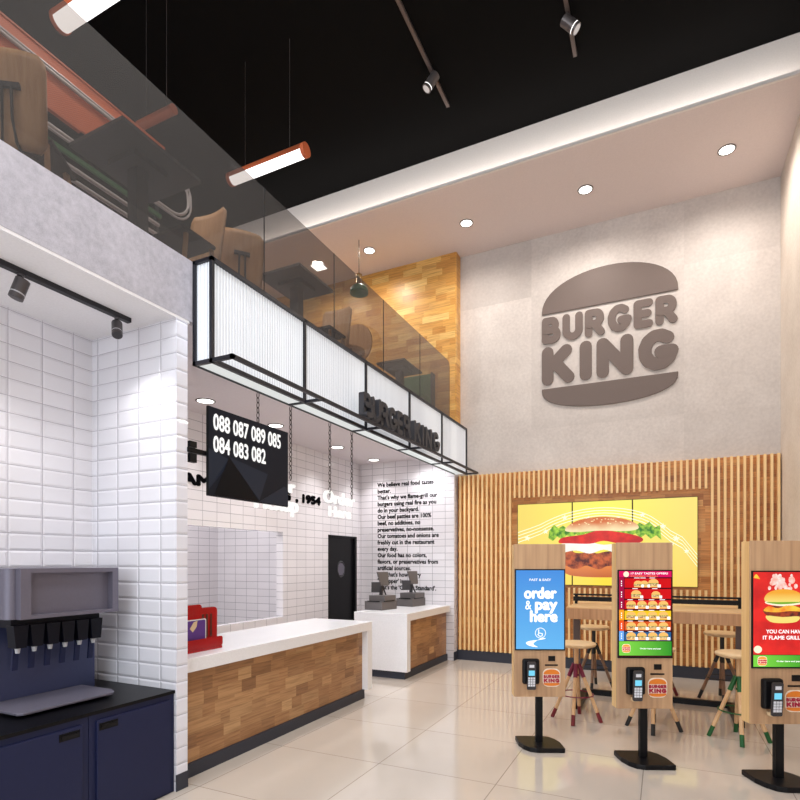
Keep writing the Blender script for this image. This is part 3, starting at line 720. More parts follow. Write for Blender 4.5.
def ply_chair(x, y, rz, label, dark=False):
    """sheet-ply chair, local back at -Y, sitter faces +Y"""
    t = thing('plywood_chair', label, 'chair', (x, y, 3.872), rz, 'plywood chairs on the mezzanine')
    n = 10; vs = []; fs = []; rows = 14
    for j in range(rows+1):
        v = j/rows; z = .26+.54*v; hw = .185+.02*v; e = min(v, 1-v)
        if e < .16: hw *= 1-(1-math.sqrt(1-((.16-e)/.16)**2))*.2
        for i in range(n+1):
            u = 2*i/n-1
            vs.append((u*hw, -.2-.07*v-.028*(1-u*u), z))
    k = len(vs); vs += [(a, b+.014, c) for a, b, c in vs]
    w = n+1
    for j in range(rows):
        for i in range(n):
            fs += [(j*w+i, j*w+i+1, (j+1)*w+i+1, (j+1)*w+i), (k+j*w+i, k+(j+1)*w+i, k+(j+1)*w+i+1, k+j*w+i+1)]
    for j in range(rows):
        fs += [(j*w, (j+1)*w, k+(j+1)*w, k+j*w), (j*w+n, k+j*w+n, k+(j+1)*w+n, (j+1)*w+n)]
    for i in range(n): fs += [(i, k+i, k+i+1, i+1), (rows*w+i, rows*w+i+1, k+rows*w+i+1, k+rows*w+i)]
    MB().add(vs, fs, True).build('backrest', 'ply', t)
    B(-.19, .19, -.15, .2, .37, .40).build('seat', 'seat_under', t, bevel=.01)
    m = MB().box(-.07, .07, -.29, -.262, .58, .61)
    for sx in (-1, 1): m.path([(sx*.025, -.285, .6), (sx*.028, -.275, .4), (sx*.04, -.25, .28), (sx*.06, -.14, .2)], .009, 8)
    m.build('back_bracket', 'dark_metal', t)
    for sx in (-1, 1):
        for sy in (-1, 1): MB().bar((sx*.15, sy*.13, .375), (sx*.19, sy*.2, 0), .03).build('leg', 'ply', t)
    return t
R_ = math.radians
ply_chair(-3.65, 2.13, R_(34), 'plywood chair with its back to the camera at the far left of the mezzanine')
ply_chair(-3.54, 3.28, R_(180), 'plywood chair facing the camera, behind the first black table')
ply_chair(-3.68, 4.05, R_(50), 'plywood chair seen from behind, in front of the second black table')
ply_chair(-3.51, 5.30, R_(180), 'plywood chair facing the camera, beyond the second black table')
def mezz_table(x0, x1, y0, y1, label, ped=True):
    t = thing('mezzanine_table', label, 'table', ((x0+x1)/2, (y0+y1)/2, 3.872), 0, 'black tables on the mezzanine'); hx, hy = (x1-x0)/2, (y1-y0)/2
    B(-hx, hx, -hy, hy, .72, .75).build('tabletop', 'table_dark', t, bevel=.004)
    if ped:
        MB().box(-.05, .05, -.05, .05, 0.01, .7).build('pedestal', 'dark_metal', t); B(-.14, .14, -.14, .14, .68, .72).build('mounting_plate', 'dark_metal', t); B(-.2, .2, -.2, .2, 0, .015).build('base_plate', 'dark_metal', t)
    else:
        for sx in (-1, 1):
            for sy in (-1, 1): MB().bar((sx*(hx-.08), sy*(hy-.1), .72), (sx*(hx-.05), sy*(hy-.03), 0), .035).build('leg', 'ply', t)
    return t
mezz_table(-3.80, -3.24, 2.47, 3.16, 'black pedestal table nearest the camera on the mezzanine, before the orange screen')
mezz_table(-3.78, -3.25, 4.45, 5.07, 'black pedestal table between two plywood chairs on the mezzanine')
mezz_table(-3.86, -3.4, 7.2, 7.86, 'black low-seen table before the green chair on the mezzanine')
rc = thing('round_back_chair', 'brown round-backed wooden chair behind the glass, next to the green chair', 'chair', (-3.62, 5.98, 3.872), R_(180))
MB().prism([(.24*math.cos(a*PI/12), .62+.26*math.sin(a*PI/12)) for a in range(24)], (0, -.2, 0), (1, 0, 0), (0, 0, 1), .018).build('backrest', 'ply', rc)
MB().tube((0, .0, .43), (0, 0, .46), .22, n=28).build('seat', 'ply', rc)
for sx in (-1, 1):
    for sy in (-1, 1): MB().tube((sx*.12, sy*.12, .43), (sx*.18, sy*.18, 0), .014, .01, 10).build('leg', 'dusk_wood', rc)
gc = thing('green_armchair', 'green upholstered high-backed chair at the end of the mezzanine', 'chair', (-3.7, 8.2, 3.872))
B(-.3, .27, .1, .2, .3, .87).build('backrest', 'green', gc, bevel=.02); B(-.3, .27, -.3, .1, .3, .45).build('seat', 'green', gc, bevel=.02)
B(.268, .292, .08, .22, .02, .88).build('side_panel', 'dark_metal', gc)
for sx in (-.27, .25):
    for sy in (-.27, .15): MB().bar((sx, sy, .3), (sx, sy, 0), .025).build('leg', 'dark_metal', gc)
# orange divider
dv = thing('orange_screen_divider', 'perforated orange screen with white tube rails behind the first table', 'room divider', (-4.02, 2.4, 3.872)); oz = 3.872
MB().box(-.01, .01, -1.9, 1.08, 4.95-oz, 5.33-oz).build('perforated_sheet', 'perf', dv)
MB().box(-.015, .018, -1.9, 1.08, 5.328-oz, 5.342-oz).box(-.015, .018, -1.9, .3, 4.93-oz, 4.95-oz).build('orange_edge', 'orange', dv)
def rail(y1, zt, zb, name):
    pts = [(.035, -1.9, zt-oz), (.035, y1-.2, zt-oz)]+[(.035, y1-.2+.2*math.sin(a*PI/12), (zt+zb)/2-oz+(zt-zb)/2*math.cos(a*PI/12)) for a in range(1, 12)]+[(.035, y1-.2, zb-oz), (.035, -1.9, zb-oz)]
    for dz in (0,):
        MB().path(pts, .013, 8).build(name, 'white_tube', dv)
    MB().path([(p[0], p[1]+(.0 if i in (0, len(pts)-1) else .028), p[2]+(.026 if p[2] > (zt+zb)/2-oz else -.026)) for i, p in enumerate(pts)], .010, 8).build(name, 'white_tube', dv)
rail(1.33, 5.19, 4.80, 'tube_rail')
for z in (4.60, 4.51): MB().tube((.03, -1.9, z-oz), (.03, 1.0, z-oz), .016, n=10).build('tube_rail', 'white_tube', dv)
B(.0, .02, -.1, 1.04, 4.685-oz, 4.72-oz).build('green_panel', 'green', dv)
for y in (-1.85, -.4, 1.02): B(-.03, -.01, y-.02, y+.02, 0, 5.33-oz).build('post', 'dark_metal', dv)

# =================================================================== BAR TABLE AND STOOLS
bt = thing('bar_table', 'long pale oak bar table with thick top in front of the slatted wall', 'table', (-.08, 6.75, 0))
B(-.88, .84, -.53, .56, 1.135, 1.15).build('tabletop', 'table_wood', bt, bevel=.002)
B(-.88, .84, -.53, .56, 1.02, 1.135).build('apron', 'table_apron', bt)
for sx, xx in ((-1, -.79), (1, .77)):
    B(xx-.035, xx+.035, -.40, -.34, .0, 1.02).build('leg', 'post_grey', bt)
    B(xx-.04, xx+.04, -.40, .43, 0, .06).build('floor_rail', 'black_metal', bt)
B(-.79, .77, .37, .42, 0.0, .065).build('floor_rail', 'black_metal', bt)
rl = thing('table_divider_rail', 'black two-bar divider rail on short feet along the bar table', 'rail', (-.1, 6.76, 1.15))
B(-.86, .86, -.03, .03, .035, .085).build('lower_bar', 'black_metal', rl); B(-.86, .86, -.012, .012, .10, .12).build('upper_bar', 'black_metal', rl)
for x in (-.83, 0, .83): B(x-.015, x+.015, -.02, .02, 0, .1).build('foot', 'black_metal', rl)
def stool(x, y, dip, joint, wood, label, rz=0):
    t = thing('bar_stool', label, 'stool', (x, y, 0), rz, 'round wooden bar stools at the bar table')
    MB().lathe([(0, .765), (.165, .765), (.19, .775), (.198, .79), (.195, .802), (.182, .808), (0, .806)], n=40).build('seat', 'seat_wood', t)
    MB().tube((0, 0, .48), (0, 0, .77), .023, n=16).build('post', 'leg_wood' if wood == 'leg_wood' else 'black_dip', t)
    for k in range(4):
        a = PI/2*k-PI/2; top = Vector((.022*math.cos(a), .022*math.sin(a), .585)); bot = Vector((.245*math.cos(a), .245*math.sin(a), .0))
        p = top.lerp(bot, .23); q_ = top.lerp(bot, .83)
        lg_ = MB().tube(p, q_, .0185, n=12).build('leg', wood, t)
        MB().tube(q_, bot, .0192, n=12).build('painted_foot', dip, lg_)
        MB().tube(top, p, .0215, n=12).build('painted_shoulder', joint, lg_)
    MB().path([(.170*math.cos(2*PI*i/32), .170*math.sin(2*PI*i/32), .27) for i in range(32)], .006, 8, True).build('foot_ring', joint, t)
    return t
stool(-.815, 5.93, 'red_dip', 'maroon', 'leg_wood', 'wooden bar stool with maroon shoulders and dark red feet, in front of the table')
stool(-.085, 5.94, 'black_dip', 'black_dip', 'leg_wood', 'pale-legged bar stool with black feet, mostly hidden behind the middle kiosk')
stool(.635, 5.93, 'green_paint', 'green_paint', 'leg_wood', 'wooden bar stool with green shoulders and green feet beside the red-screen kiosk')
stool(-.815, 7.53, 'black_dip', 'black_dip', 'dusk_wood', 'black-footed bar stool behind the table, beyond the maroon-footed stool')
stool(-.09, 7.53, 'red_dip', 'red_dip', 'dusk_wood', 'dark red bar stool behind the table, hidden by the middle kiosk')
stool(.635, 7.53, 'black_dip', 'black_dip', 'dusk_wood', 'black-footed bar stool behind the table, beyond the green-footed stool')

# =================================================================== VIDEO WALL
vw = thing('video_wall', 'three joined screens showing a burger on yellow over the slatted wall', 'screen', (-.83, 8.755, 1.285)); ox, oy, oz = vw.location
M['yel'] = None
def ymat():
    t = NT('screen_yellow'); p, x = t.obj()
    f = t.math('DIVIDE', x[2], 1.28, clamp=True)
    r = t.math('SUBTRACT', 1, t.math('MULTIPLY', t.math('ABSOLUTE', t.math('ADD', x[0], .0)), .85), clamp=True)
    c = t.mix(f, lin(255, 224, 52), lin(255, 246, 84)); c = t.mix(t.math('MULTIPLY', t.math('SUBTRACT', 1, r), .62, clamp=True), c, lin(246, 208, 120))
    return t.done((.02, .02, .02, 1), .2, 0, None, .4, 0, c, 1.0)
M['yel'] = ymat()
xs = [-2.109, -1.259, -.405, .445]
for a, b in zip(xs, xs[1:]):
    s_ = B(a-ox+.003, b-ox-.003, -.03, .0, 0, 1.28).build('display', 'black_metal', vw)
pic = MB()
for a, b in zip(xs, xs[1:]): pic.prism([(a-ox+.009, .006), (b-ox-.009, .006), (b-ox-.009, 1.274), (a-ox+.009, 1.274)], (0, -.03, 0), (1, 0, 0), (0, 0, 1), .0015)
pic.build('yellow_picture', 'yel', vw)
def smooth(pts, n=4):
    out = []
    m = len(pts)
    for i in range(m):
        p0, p1, p2, p3 = pts[i-1], pts[i], pts[(i+1) % m], pts[(i+2) % m]
        for k in range(n):
            t = k/n
            out.append(tuple(.5*((2*p1[j])+(-p0[j]+p2[j])*t+(2*p0[j]-5*p1[j]+4*p2[j]-p3[j])*t*t+(-p0[j]+3*p1[j]-3*p2[j]+p3[j])*t**3) for j in (0, 1)))
    return out
def pic_poly(pts, mat, d_, name, sm=True):
    pts = [(x-ox, z-oz) for x, z in pts]
    return MB().prism(smooth(pts) if sm else pts, (0, -.0315, 0), (1, 0, 0), (0, 0, 1), d_).build(name, mat, vw)
M['v_bun'] = gradient_glow('picture_bun', (255, 232, 176), (214, 104, 26), .84, .97, noisy=4)
M['v_heel'] = gradient_glow('picture_heel', (190, 88, 24), (232, 130, 50), .1, .3)
M['v_red'] = noise_glow('picture_ketchup', (190, 0, 0), (236, 30, 12), 7)
M['v_white'] = noise_glow('picture_mayo', (250, 246, 232), (255, 255, 252), 6)
M['v_patty'] = noise_glow('picture_patty', (84, 14, 6), (206, 96, 44), 14)
M['v_green'] = noise_glow('picture_lettuce', (30, 120, 8), (176, 222, 60), 20)
M['v_line'] = glow('picture_lines', (255, 252, 220), 1.0)
M['v_seed'] = glow('picture_seed', (252, 226, 170), 1.0)
rnd = random.Random(3)
# staff lines and stars
ln = MB()
for k in range(4):
    pts = [(-2.09, 1.985-.055*k), (-1.735, 2.235-.05*k), (-1.315, 2.40-.045*k), (-.80, 2.46-.04*k), (-.264, 2.36-.045*k), (.097, 2.09-.05*k), (.435, 1.745-.055*k)]
    P = smooth(pts)[:4*(len(pts)-1)+1]
    P = [(x-ox, z-oz) for x, z in P if -2.098 < x < .436]; m_ = len(P)
    ln.add([(x, -.0325-.0001*k, z+.006) for x, z in P]+[(x, -.0325-.0001*k, z-.006) for x, z in P], [(i, m_+i, m_+i+1, i+1) for i in range(m_-1)])
for (x, z, r) in ((-1.95, 2.02, .05), (-1.80, 1.87, .03), (-1.66, 2.12, .045), (-1.37, 2.33, .05), (-1.02, 2.30, .05), (-.60, 2.30, .03), (-.27, 2.33, .045), (.0, 2.16, .045), (.17, 1.98, .05), (.3, 1.8, .04), (-1.25, 2.12, .03), (.12, 1.9, .03)):
    ln.prism([(x-ox+r*(1 if i % 2 == 0 else .4)*math.sin(i*PI/5), z-oz+r*(1 if i % 2 == 0 else .4)*math.cos(i*PI/5)) for i in range(10)], (0, -.0315, 0), (1, 0, 0), (0, 0, 1), .0012)
ln.build('white_lines', 'v_line', vw)
cx = -.86
pic_poly([(-1.42, 1.56), (-1.30, 1.44), (-.86, 1.41), (-.42, 1.44), (-.30, 1.56), (-.40, 1.63), (-.86, 1.66), (-1.36, 1.62)], 'v_heel', .003, 'picture_heel_bun')
pt = [(-1.46+.1*i, 1.56+.03*math.sin(i*1.9)) for i in range(12)]+[(-.28, 1.66), (-.32, 1.77)]+[(-.4-.1*i, 1.79+.02*math.sin(i*2.3)) for i in range(10)]+[(-1.47, 1.72)]
pic_poly(pt, 'v_patty', .004, 'picture_patty')
pic_poly([(-1.50, 1.86), (-1.42, 1.79), (-1.2, 1.82), (-1.0, 1.77), (-.8, 1.83), (-.6, 1.77), (-.35, 1.82), (-.25, 1.88), (-.4, 1.96), (-.8, 1.9), (-1.1, 1.98), (-1.4, 1.93)], 'v_white', .006, 'picture_mayonnaise')
pic_poly([(-1.46, 1.94), (-1.3, 1.93), (-1.0, 1.92), (-.8, 1.96), (-.55, 1.91), (-.3, 1.93), (-.28, 2.0), (-.5, 2.07), (-.85, 2.12), (-1.1, 2.06), (-1.4, 2.02)], 'v_red', .007, 'picture_ketchup')
gp = []
for i in range(24):
    a = i/23; gp.append((-1.60+1.56*a, 2.16+.06*math.sin(PI*a)+(.035 if i % 2 else -.02)+.02*math.sin(i*1.3)))
for i in range(24):
    a = i/23; gp.append((-.02-1.60*a, 1.99+.07*math.sin(PI*a)+(.03 if i % 2 else -.03)))
pic_poly(gp, 'v_green', .005, 'picture_lettuce', False)
pic_poly([(-1.36, 2.125), (-1.32, 2.2), (-1.15, 2.285), (-.85, 2.325), (-.55, 2.29), (-.36, 2.21), (-.33, 2.13), (-.5, 2.10), (-.85, 2.115), (-1.2, 2.10)], 'v_bun', .008, 'picture_bun')
sd = MB()
for k in range(26):
    a = rnd.uniform(-1, 1); x = -.85+.42*a; z = 2.21+rnd.uniform(0, .09)*(1-a*a)+.0
    sd.prism([(x-ox+.013*math.cos(t*PI/4), z-oz+.007*math.sin(t*PI/4)) for t in range(8)], (0, -.0315, 0), (1, 0, 0), (0, 0, 1), .0095)
sd.build('picture_seeds', 'v_seed', vw)

# =================================================================== KIOSKS
M['em_orange'] = plain('emblem_orange', (238, 134, 40), .4); M['em_red'] = plain('emblem_red', (176, 22, 60), .4); M['em_cream'] = plain('emblem_cream', (246, 232, 214), .4)
M['g_or'] = glow('glow_orange', (248, 160, 60), 1); M['g_red'] = glow('glow_red', (206, 30, 50), 1); M['g_cream'] = glow('glow_cream', (255, 240, 210), 1); M['g_white'] = glow('glow_white', (255, 255, 255), 1.1)
def emblem(parent, cx, cz, w, y, glowing=False, name='emblem', t=.002):
    o_, r_, c_ = ('g_or', 'g_red', 'g_cream') if glowing else ('em_orange', 'em_red', 'em_cream')
    h = w*1.04; x0 = cx-w/2; z0 = cz-h/2; O = (x0, y, z0)
    e = MB().prism([(x, z) for x, z in rrect(-.05*w, 1.05*w, -.05*h, 1.05*h, .34*w)], O, UX, UZ, t).build(name, c_, parent)
    O2 = (x0, y-t, z0); pa = parent if glowing else e
    MB().prism([(x, .70*h+z) for x, z in bun_top(w, .30*h)], O2, UX, UZ, t).build('emblem_top_bun', o_, pa); MB().prism(bun_bot(w, .18*h), O2, UX, UZ, t).build('emblem_bottom_bun', o_, pa)
    m = MB(); word('BURGER', .0, .475*h, w, .19*h, O2, UX, UZ, t*1.05, .05, .27, m); word('KING', 0, .21*h, w, .24*h, O2, UX, UZ, t*1.05, .06, .29, m); m.build('emblem_lettering', r_, pa)
    return e
def kiosk(x, y, label, screen):
    rz = R_(24.6)
    t = thing('ordering_kiosk', label, 'kiosk', (x, y, 0), rz, 'oak self-ordering kiosks on the floor')
    # base: leaf shaped plate, pointed back left and front right
    bl = [(-.185, .165), (-.175, .175), (.07, .175), (.12, .15), (.16, .09), (.185, .0), (.185, -.165), (.175, -.175), (-.06, -.175), (-.12, -.15), (-.16, -.09), (-.185, .0)]
    MB().prism(bl, (0, -.02, 0), UX, (0, 1, 0), .04).build('base_plate', 'black_metal', t, bevel=.008)
    B(-.03, .03, -.02, .02, .04, .45).build('pole', 'black_metal', t)
    B(-.2275, .2275, -.035, -.02, .445, 1.805).build('front_panel', 'kiosk_wood', t, bevel=.003)
    MB().box(-.2275, -.205, -.0195, .075, .445, 1.80).box(.205, .2275, -.0195, .075, .445, 1.80).box(-.205, .205, -.0195, .075, 1.785, 1.80).box(-.205, .205, .06, .075, .445, 1.785).box(-.205, .205, -.0195, .08, .445, .46).build('case', 'kiosk_edge', t, bevel=.002)
    s = B(-.2225, .2225, -.047, -.035, .86, 1.582).build('touchscreen', 'black_metal', t, bevel=.002)
    screen(s)
    # payment terminal
    pt_ = B(-.16, -.01, -.085, -.036, .565, .79).build('payment_terminal', 'black_metal', t, bevel=.018)
    dv_ = MB().prism(rrect(-.132, -.056, .53, .775, .012), (0, -.083, 0), UX, (0, -.06, 1), .016).build('card_reader', 'pos_dark', pt_)
    M.setdefault('lcd', glow('terminal_lcd', (120, 210, 240), 1))
    MB().prism([(-.12, .655), (-.068, .655), (-.068, .70), (-.12, .70)], (0, -.100, 0), UX, (0, -.06, 1), .002).build('terminal_screen', 'lcd', pt_)
    m = MB()
    for r in range(4):
        for c in range(3): m.prism([(-.124+c*.021, .56+r*.021), (-.107+c*.021, .56+r*.021), (-.107+c*.021, .577+r*.021), (-.124+c*.021, .577+r*.021)], (0, -.100, 0), UX, (0, -.06, 1), .003)
    m.build('keypad', 'keys', pt_); MB().prism([(-.115, .725), (-.073, .725), (-.073, .75), (-.115, .75)], (0, -.100, 0), UX, (0, -.06, 1), .002).build('terminal_badge', 'keys', pt_)
    B(-.118, -.07, -.095, -.05, .518, .545).build('receipt', 'beige', pt_)
    sc_ = B(.075, .135, -.041, -.034, .765, .81).build('scanner_window', 'black_metal', t)
    B(.045, .16, -.037, -.034, .722, .735).build('receipt_slot', 'black_metal', t)
    emblem(t, .104, .617, .142, -.035)
    return t
SY = -.047
def spoly(s, poly, mat, lv, name): return MB().prism(poly, (0, SY, 0), UX, UZ, .0006*lv).build(name, mat, s)
def stext(s, body, h, x, z, fit, mat='g_white', lv=3, bold=.05, align='CENTER', name='screen_text'):
    m = heavy(body, h, (x, SY-.0006*lv, z), UX, UZ, fit, .0008, bold, align, False); return m.build(name, mat, s)
R4 = lambda x0, x1, z0, z1: [(x0, z0), (x1, z0), (x1, z1), (x0, z1)]
M['blue'] = gradient_glow('screen_blue', (96, 184, 244), (58, 142, 226), .88, 1.56)
def screen1(s):
    spoly(s, R4(-.212, .212, .872, 1.572), 'blue', 1, 'picture')
    stext(s, 'FAST & EASY', .022, 0, 1.478, .19, bold=.02)
    stext(s, 'order', .112, .0, 1.325, .29, bold=.055)
    stext(s, 'pay', .112, .05, 1.225, .2, bold=.055)
    stext(s, '&', .085, -.105, 1.225, .055, bold=.01)
    stext(s, 'here', .112, .03, 1.118, .245, bold=.055)
    MB().path([(.003+.045*math.cos(a*PI/14), SY-.002, 1.015+.045*math.sin(a*PI/14)) for a in range(28)], .0028, 6, True).build('touch_icon', 'g_white', s)
    MB().stroke([(-.012, 1.045), (-.012, 1.01), (-.02, 1.0), (.0, .985), (.018, .99), (.02, 1.01), (-.005, 1.015)], .007, (0, SY, 0), UX, UZ, .002).build('hand_icon', 'g_white', s)
    spoly(s, smooth([(-.125, .925), (-.09, .945), (.02, .958), (.05, .968), (.01, .968), (-.04, .94), (-.06, .915), (-.02, .89), (-.09, .90)], 3), 'g_white', 3, 'swoosh')
M['bg_dark'] = glow('menu_dark', (60, 6, 22), 1); M['mag'] = glow('menu_magenta', (214, 14, 92), 1); M['rrow'] = glow('menu_red', (206, 14, 22), 1); M['yrow'] = glow('menu_yellow', (238, 196, 30), 1)
M['orow'] = glow('menu_orange', (214, 84, 30), 1); M['brow'] = glow('menu_blue', (30, 96, 150), 1); M['tag_p'] = glow('tag_pink', (160, 10, 66), 1); M['tag_o'] = glow('tag_orange', (250, 160, 40), 1)
M['tag_r'] = glow('tag_red', (236, 84, 30), 1); M['tag_b'] = glow('tag_blue', (110, 170, 240), 1); M['grn'] = gradient_glow('footer_green', (120, 216, 60), (30, 150, 16), -.15, .2, 0)
M['burg_top'] = glow('mini_bun', (250, 190, 108), 1); M['burg_pat'] = noise_glow('mini_filling', (150, 64, 24), (250, 226, 160), 60); M['burg_let'] = glow('mini_lettuce', (120, 170, 50), 1)
def mini(tops, pats, lets, x, z, w):
    h = w*.8; O = (0, SY, 0)
    pats.prism(rrect(x-w*.48, x+w*.48, z+.05*h, z+.62*h, .12*w, 3), O, UX, UZ, .0024)
    lets.prism([(x-w*.5+w*i/10, z+(.42+(.08 if i % 2 else 0))*h) for i in range(11)]+[(x+w*.45, z+.56*h), (x-w*.45, z+.56*h)], O, UX, UZ, .0030)
    tops.prism([(x-w*.48, z+.5*h)]+[(x-w*.48*math.cos(k*PI/10), z+.52*h+.46*h*math.sin(k*PI/10)) for k in range(11)], O, UX, UZ, .0036)
    tops.prism(rrect(x-w*.45, x+w*.45, z, z+.17*h, .07*w, 3), O, UX, UZ, .0036)
def footer(s, x0, x1, z0, z1, ex):
    spoly(s, R4(x0, x1, z0, z1), 'grn', 2, 'footer'); emblem(s, ex, (z0+z1)/2, .062, SY-.0015, True, 'screen_emblem', .001)
    stext(s, 'Order here and pay', .012, (x0+x1)/2+.04, (z0+z1)/2-.006, .17, bold=.04)
def screen2(s):
    spoly(s, R4(-.212, .212, .872, 1.572), 'bg_dark', 1, 'picture')
    spoly(s, R4(-.212, .212, 1.522, 1.572), 'mag', 2, 'header'); spoly(s, [(-.155+.023*math.cos(a*PI/8), 1.546+.023*math.sin(a*PI/8)) for a in range(16)], 'g_cream', 3, 'header_badge')
    stext(s, '17 EASY TASTES OFFERS', .017, .03, 1.545, .30, bold=.03); stext(s, 'COMBO MENU', .010, -.01, 1.526, .22, 'tag_o', bold=.02)
    rows = [(1.436, 1.512, 'rrow', 'tag_p', [-.06, -.01, .065], (.07, .07, .088)), (1.346, 1.425, 'rrow', 'tag_p', [-.075, .085], (.085, .075)), (1.262, 1.334, 'rrow', 'tag_p', None, None),
            (1.174, 1.248, 'yrow', 'tag_o', None, None), (1.088, 1.160, 'orow', 'tag_r', None, None), (1.006, 1.074, 'brow', 'tag_b', None, None)]
    tops, pats, lets, cap = MB(), MB(), MB(), MB()
    for i, (z0, z1, m_, tg, bx, bw) in enumerate(rows):
        spoly(s, R4(-.168, .208, z0, z1), m_, 2, 'menu_row'); spoly(s, R4(-.212, -.173, z0-.004, z1+.008), tg, 2, 'row_tag')
        O = (0, SY, 0)
        if bx is None: bx = [-.115+.087*k for k in range(4)]; bw = [.082]*4
        for x, w in zip(bx, bw): mini(tops, pats, lets, x, z0+.004, w*.98); cap.prism(R4(x+w*.38, x+w*.66, z0+.003, z0+.026), O, UX, UZ, .004)
        for x in bx: cap.prism(R4(x-.03, x+.012, z1+.001, z1+.006), O, UX, UZ, .004)
        for k in range(3): cap.prism(R4(-.197, -.190, z0+.012+.018*k, z0+.022+.018*k), O, UX, UZ, .003)
    tops.build('burger_buns', 'burg_top', s); pats.build('burger_fillings', 'burg_pat', s); lets.build('burger_lettuce', 'burg_let', s); cap.build('menu_lettering', 'g_white', s)
    footer(s, -.212, .212, .882, .998, -.155)
M['s3red'] = noise_glow('screen_red', (206, 4, 10), (240, 26, 20), 6); M['smoke'] = noise_glow('screen_smoke', (255, 170, 150), (255, 246, 240), 22); M['s3bun'] = gradient_glow('screen_bun', (250, 226, 120), (246, 170, 40), 1.35, 1.42)
M['flame'] = noise_glow('screen_flame', (255, 120, 20), (255, 210, 60), 14); M['s3pat'] = noise_glow('screen_patty', (70, 10, 8), (170, 60, 20), 30)
def screen3(s):
    spoly(s, R4(-.212, .212, .962, 1.572), 's3red', 1, 'picture')
    def sp(pts, mat, lv, n): spoly(s, smooth(pts, 3), mat, lv, n)
    rn = random.Random(5)
    for q_ in range(34):
        t_ = rn.random(); cz_ = 1.448+.10*t_; cx_ = rn.choice([-.055, -.035, -.015, .075])+rn.uniform(-.045, .045)*(1-.7*t_); r_ = rn.uniform(.009, .02)
        spoly(s, [(cx_+r_*math.cos(k*PI/5), cz_+r_*(1.1+.5*rn.random())*math.sin(k*PI/5)) for k in range(10)], 'smoke', 2+.03*q_, 'smoke')
    sp([(-.13, 1.36), (-.115, 1.41), (-.05, 1.44), (.04, 1.445), (.12, 1.42), (.15, 1.37), (.1, 1.35), (-.05, 1.345)], 's3bun', 4, 'bun')
    sp([(-.12, 1.355), (.0, 1.335), (.14, 1.35), (.13, 1.335), (.0, 1.32), (-.11, 1.335)], 'g_cream', 5, 'onion'); sp([(-.125, 1.35), (-.03, 1.35), (.06, 1.352), (.14, 1.35), (.06, 1.338), (-.04, 1.335)], 'burg_let', 6, 'lettuce')
    sp([(-.14, 1.30), (-.05, 1.325), (.08, 1.325), (.16, 1.30), (.12, 1.245), (.0, 1.235), (-.11, 1.25)], 's3pat', 4, 'patty')
    sp([(-.14, 1.285), (-.1, 1.32), (-.03, 1.305), (.04, 1.33), (.12, 1.31), (.16, 1.28), (.06, 1.285), (-.04, 1.275)], 'flame', 5, 'flame')
    sp([(-.12, 1.25), (0, 1.24), (.12, 1.245), (.1, 1.205), (.0, 1.195), (-.09, 1.205)], 's3bun', 5, 'heel')
    stext(s, 'YOU CAN HAVE', .030, .015, 1.120, .27, bold=.03); stext(s, 'IT FLAME GRILLED', .030, .015, 1.075, .32, bold=.03)
    spoly(s, [(-.18+.03*math.cos(a*PI/8), 1.0+.028*math.sin(a*PI/8)) for a in range(16)], 'g_cream', 3, 'badge')
    spoly(s, smooth([(-.21, 1.53), (-.195, 1.555), (-.18, 1.545), (-.165, 1.52), (-.185, 1.525)], 3), 'flame', 3, 'flame')
    footer(s, -.212, .212, .872, .958, -.148)
kiosk(-1.003, 4.95, 'oak kiosk with a blue order and pay here screen', screen1)
kiosk(-.150, 4.93, 'oak kiosk in the middle with a screen full of small burgers', screen2)
kiosk(.775, 4.90, 'oak kiosk with a red flame-grilled burger screen, nearest the right wall', screen3)

# =================================================================== LIGHTS
def area(loc_, rot, size, power, color=(1, 1, 1), sy=None, spread=None):
    l = bpy.data.lights.new('lamp', 'AREA'); l.energy = power; l.color = color; l.size = size
    if sy: l.shape = 'RECTANGLE'; l.size_y = sy
    if spread: l.spread = spread
    o = bpy.data.objects.new('lamp', l); col.objects.link(o); o.location = loc_; o.rotation_euler = rot; return o
def spot(loc_, target, power, angle=60, color=(1, 1, 1), blend=.6, r=.04):
    l = bpy.data.lights.new('spot_lamp', 'SPOT'); l.energy = power; l.color = color; l.spot_size = R_(angle); l.spot_blend = blend; l.shadow_soft_size = r
    o = bpy.data.objects.new('spot_lamp', l); col.objects.link(o); o.location = loc_
    o.rotation_euler = (Vector(target)-Vector(loc_)).to_track_quat('-Z', 'Y').to_euler(); return o
SOFT = (1, .985, .97)
for x in (.72, -.97, -2.70, -4.39, -5.43, -7.1):
    spot((x, 7.86, ZS-.03), (x, 7.9, 0), 190 if x > -2 else 140, 165, (1, .93, .86), 1.0, .08)
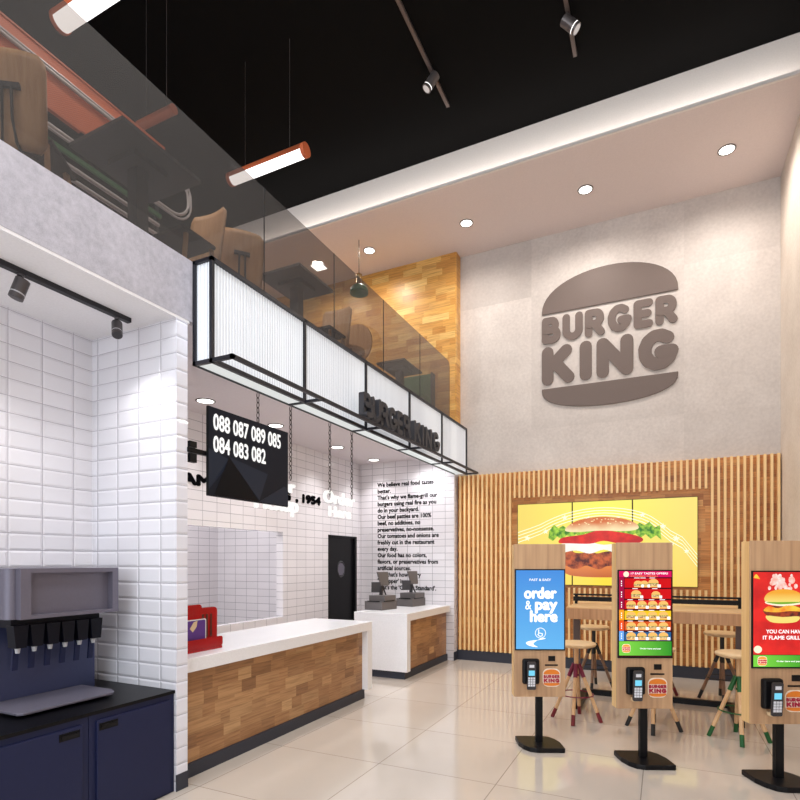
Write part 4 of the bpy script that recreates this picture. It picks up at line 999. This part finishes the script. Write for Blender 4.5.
for y in (4.45, 5.65, 7.13, 8.25): area((-4.5, y, 3.38), (0, 0, 0), .2, 5, SOFT, None, R_(100)); spot((-3.5, y, 3.36), (-3.75, y, 0), 50, 160, (.98, .985, 1), 1, .08)  # second spot row added behind the canopy, unseen, to even the kitchen light
area((-5.9, 5.3, 3.3), (0, 0, 0), .8, 26, SOFT)
# LED strip of the cove, lying behind the soffit lip and washing the riser
area((-3.8, 7.12, ZS+.06), (R_(-20)+PI, 0, 0), 10.2, 26, (1, .94, .88), .06)
# track heads
spot((-2.50, 5.95, ZC-.15), (-3.3, 4.6, 0), 260, 70, SOFT)
spot((-.84, 5.97, ZC-.15), (.2, 6.8, 0), 260, 70, SOFT)
spot((-3.42, 1.85, 3.12), (-4.1, 1.6, 1.2), 30, 120, SOFT, .9); spot((-3.38, 2.5, 3.12), (-3.4, 2.9, 1.4), 14, 130, SOFT, .9)
# pendant tubes
area((-4.03, 4.91, 6.05), (0, 0, 0), .9, 30, SOFT, .05); area((-4.11, 2.86, 6.04), (0, 0, 0), .7, 30, SOFT, .05)
# unseen spots added overhead to brighten the front half of the hall
for x, y in ((-.9, 1.6), (-.9, -1.2), (-2.3, .2), (-2.3, 3.0), (-.3, 2.2)): spot((x, y, ZC-.05), (x, y, 0), 235, 155, (.97, .985, 1), .8, .12)
# daylight through the shop front behind the camera
w = bpy.data.worlds.new('daylight'); sc.world = w; w.use_nodes = True
bg = w.node_tree.nodes['Background']; bg.inputs[0].default_value = (.86, .93, 1, 1); bg.inputs[1].default_value = 2.7

# =================================================================== CAMERA
cam = bpy.data.cameras.new('camera'); co = bpy.data.objects.new('camera', cam); col.objects.link(co)
cam.sensor_width = 36; cam.lens = 546/800*36; cam.shift_y = 161.5/800; cam.clip_start = .05
co.location = (0, 0, 1.65); co.rotation_euler = (PI/2, 0, math.atan(263/546))
sc.camera = co
sc.view_settings.view_transform = 'Standard'; sc.view_settings.look = 'None'; sc.view_settings.gamma = 1; sc.view_settings.exposure = 0.0
sc.view_settings.use_curve_mapping = False
sc.cycles.use_denoising = True
sc.cycles.max_bounces = 8; sc.cycles.transparent_max_bounces = 8
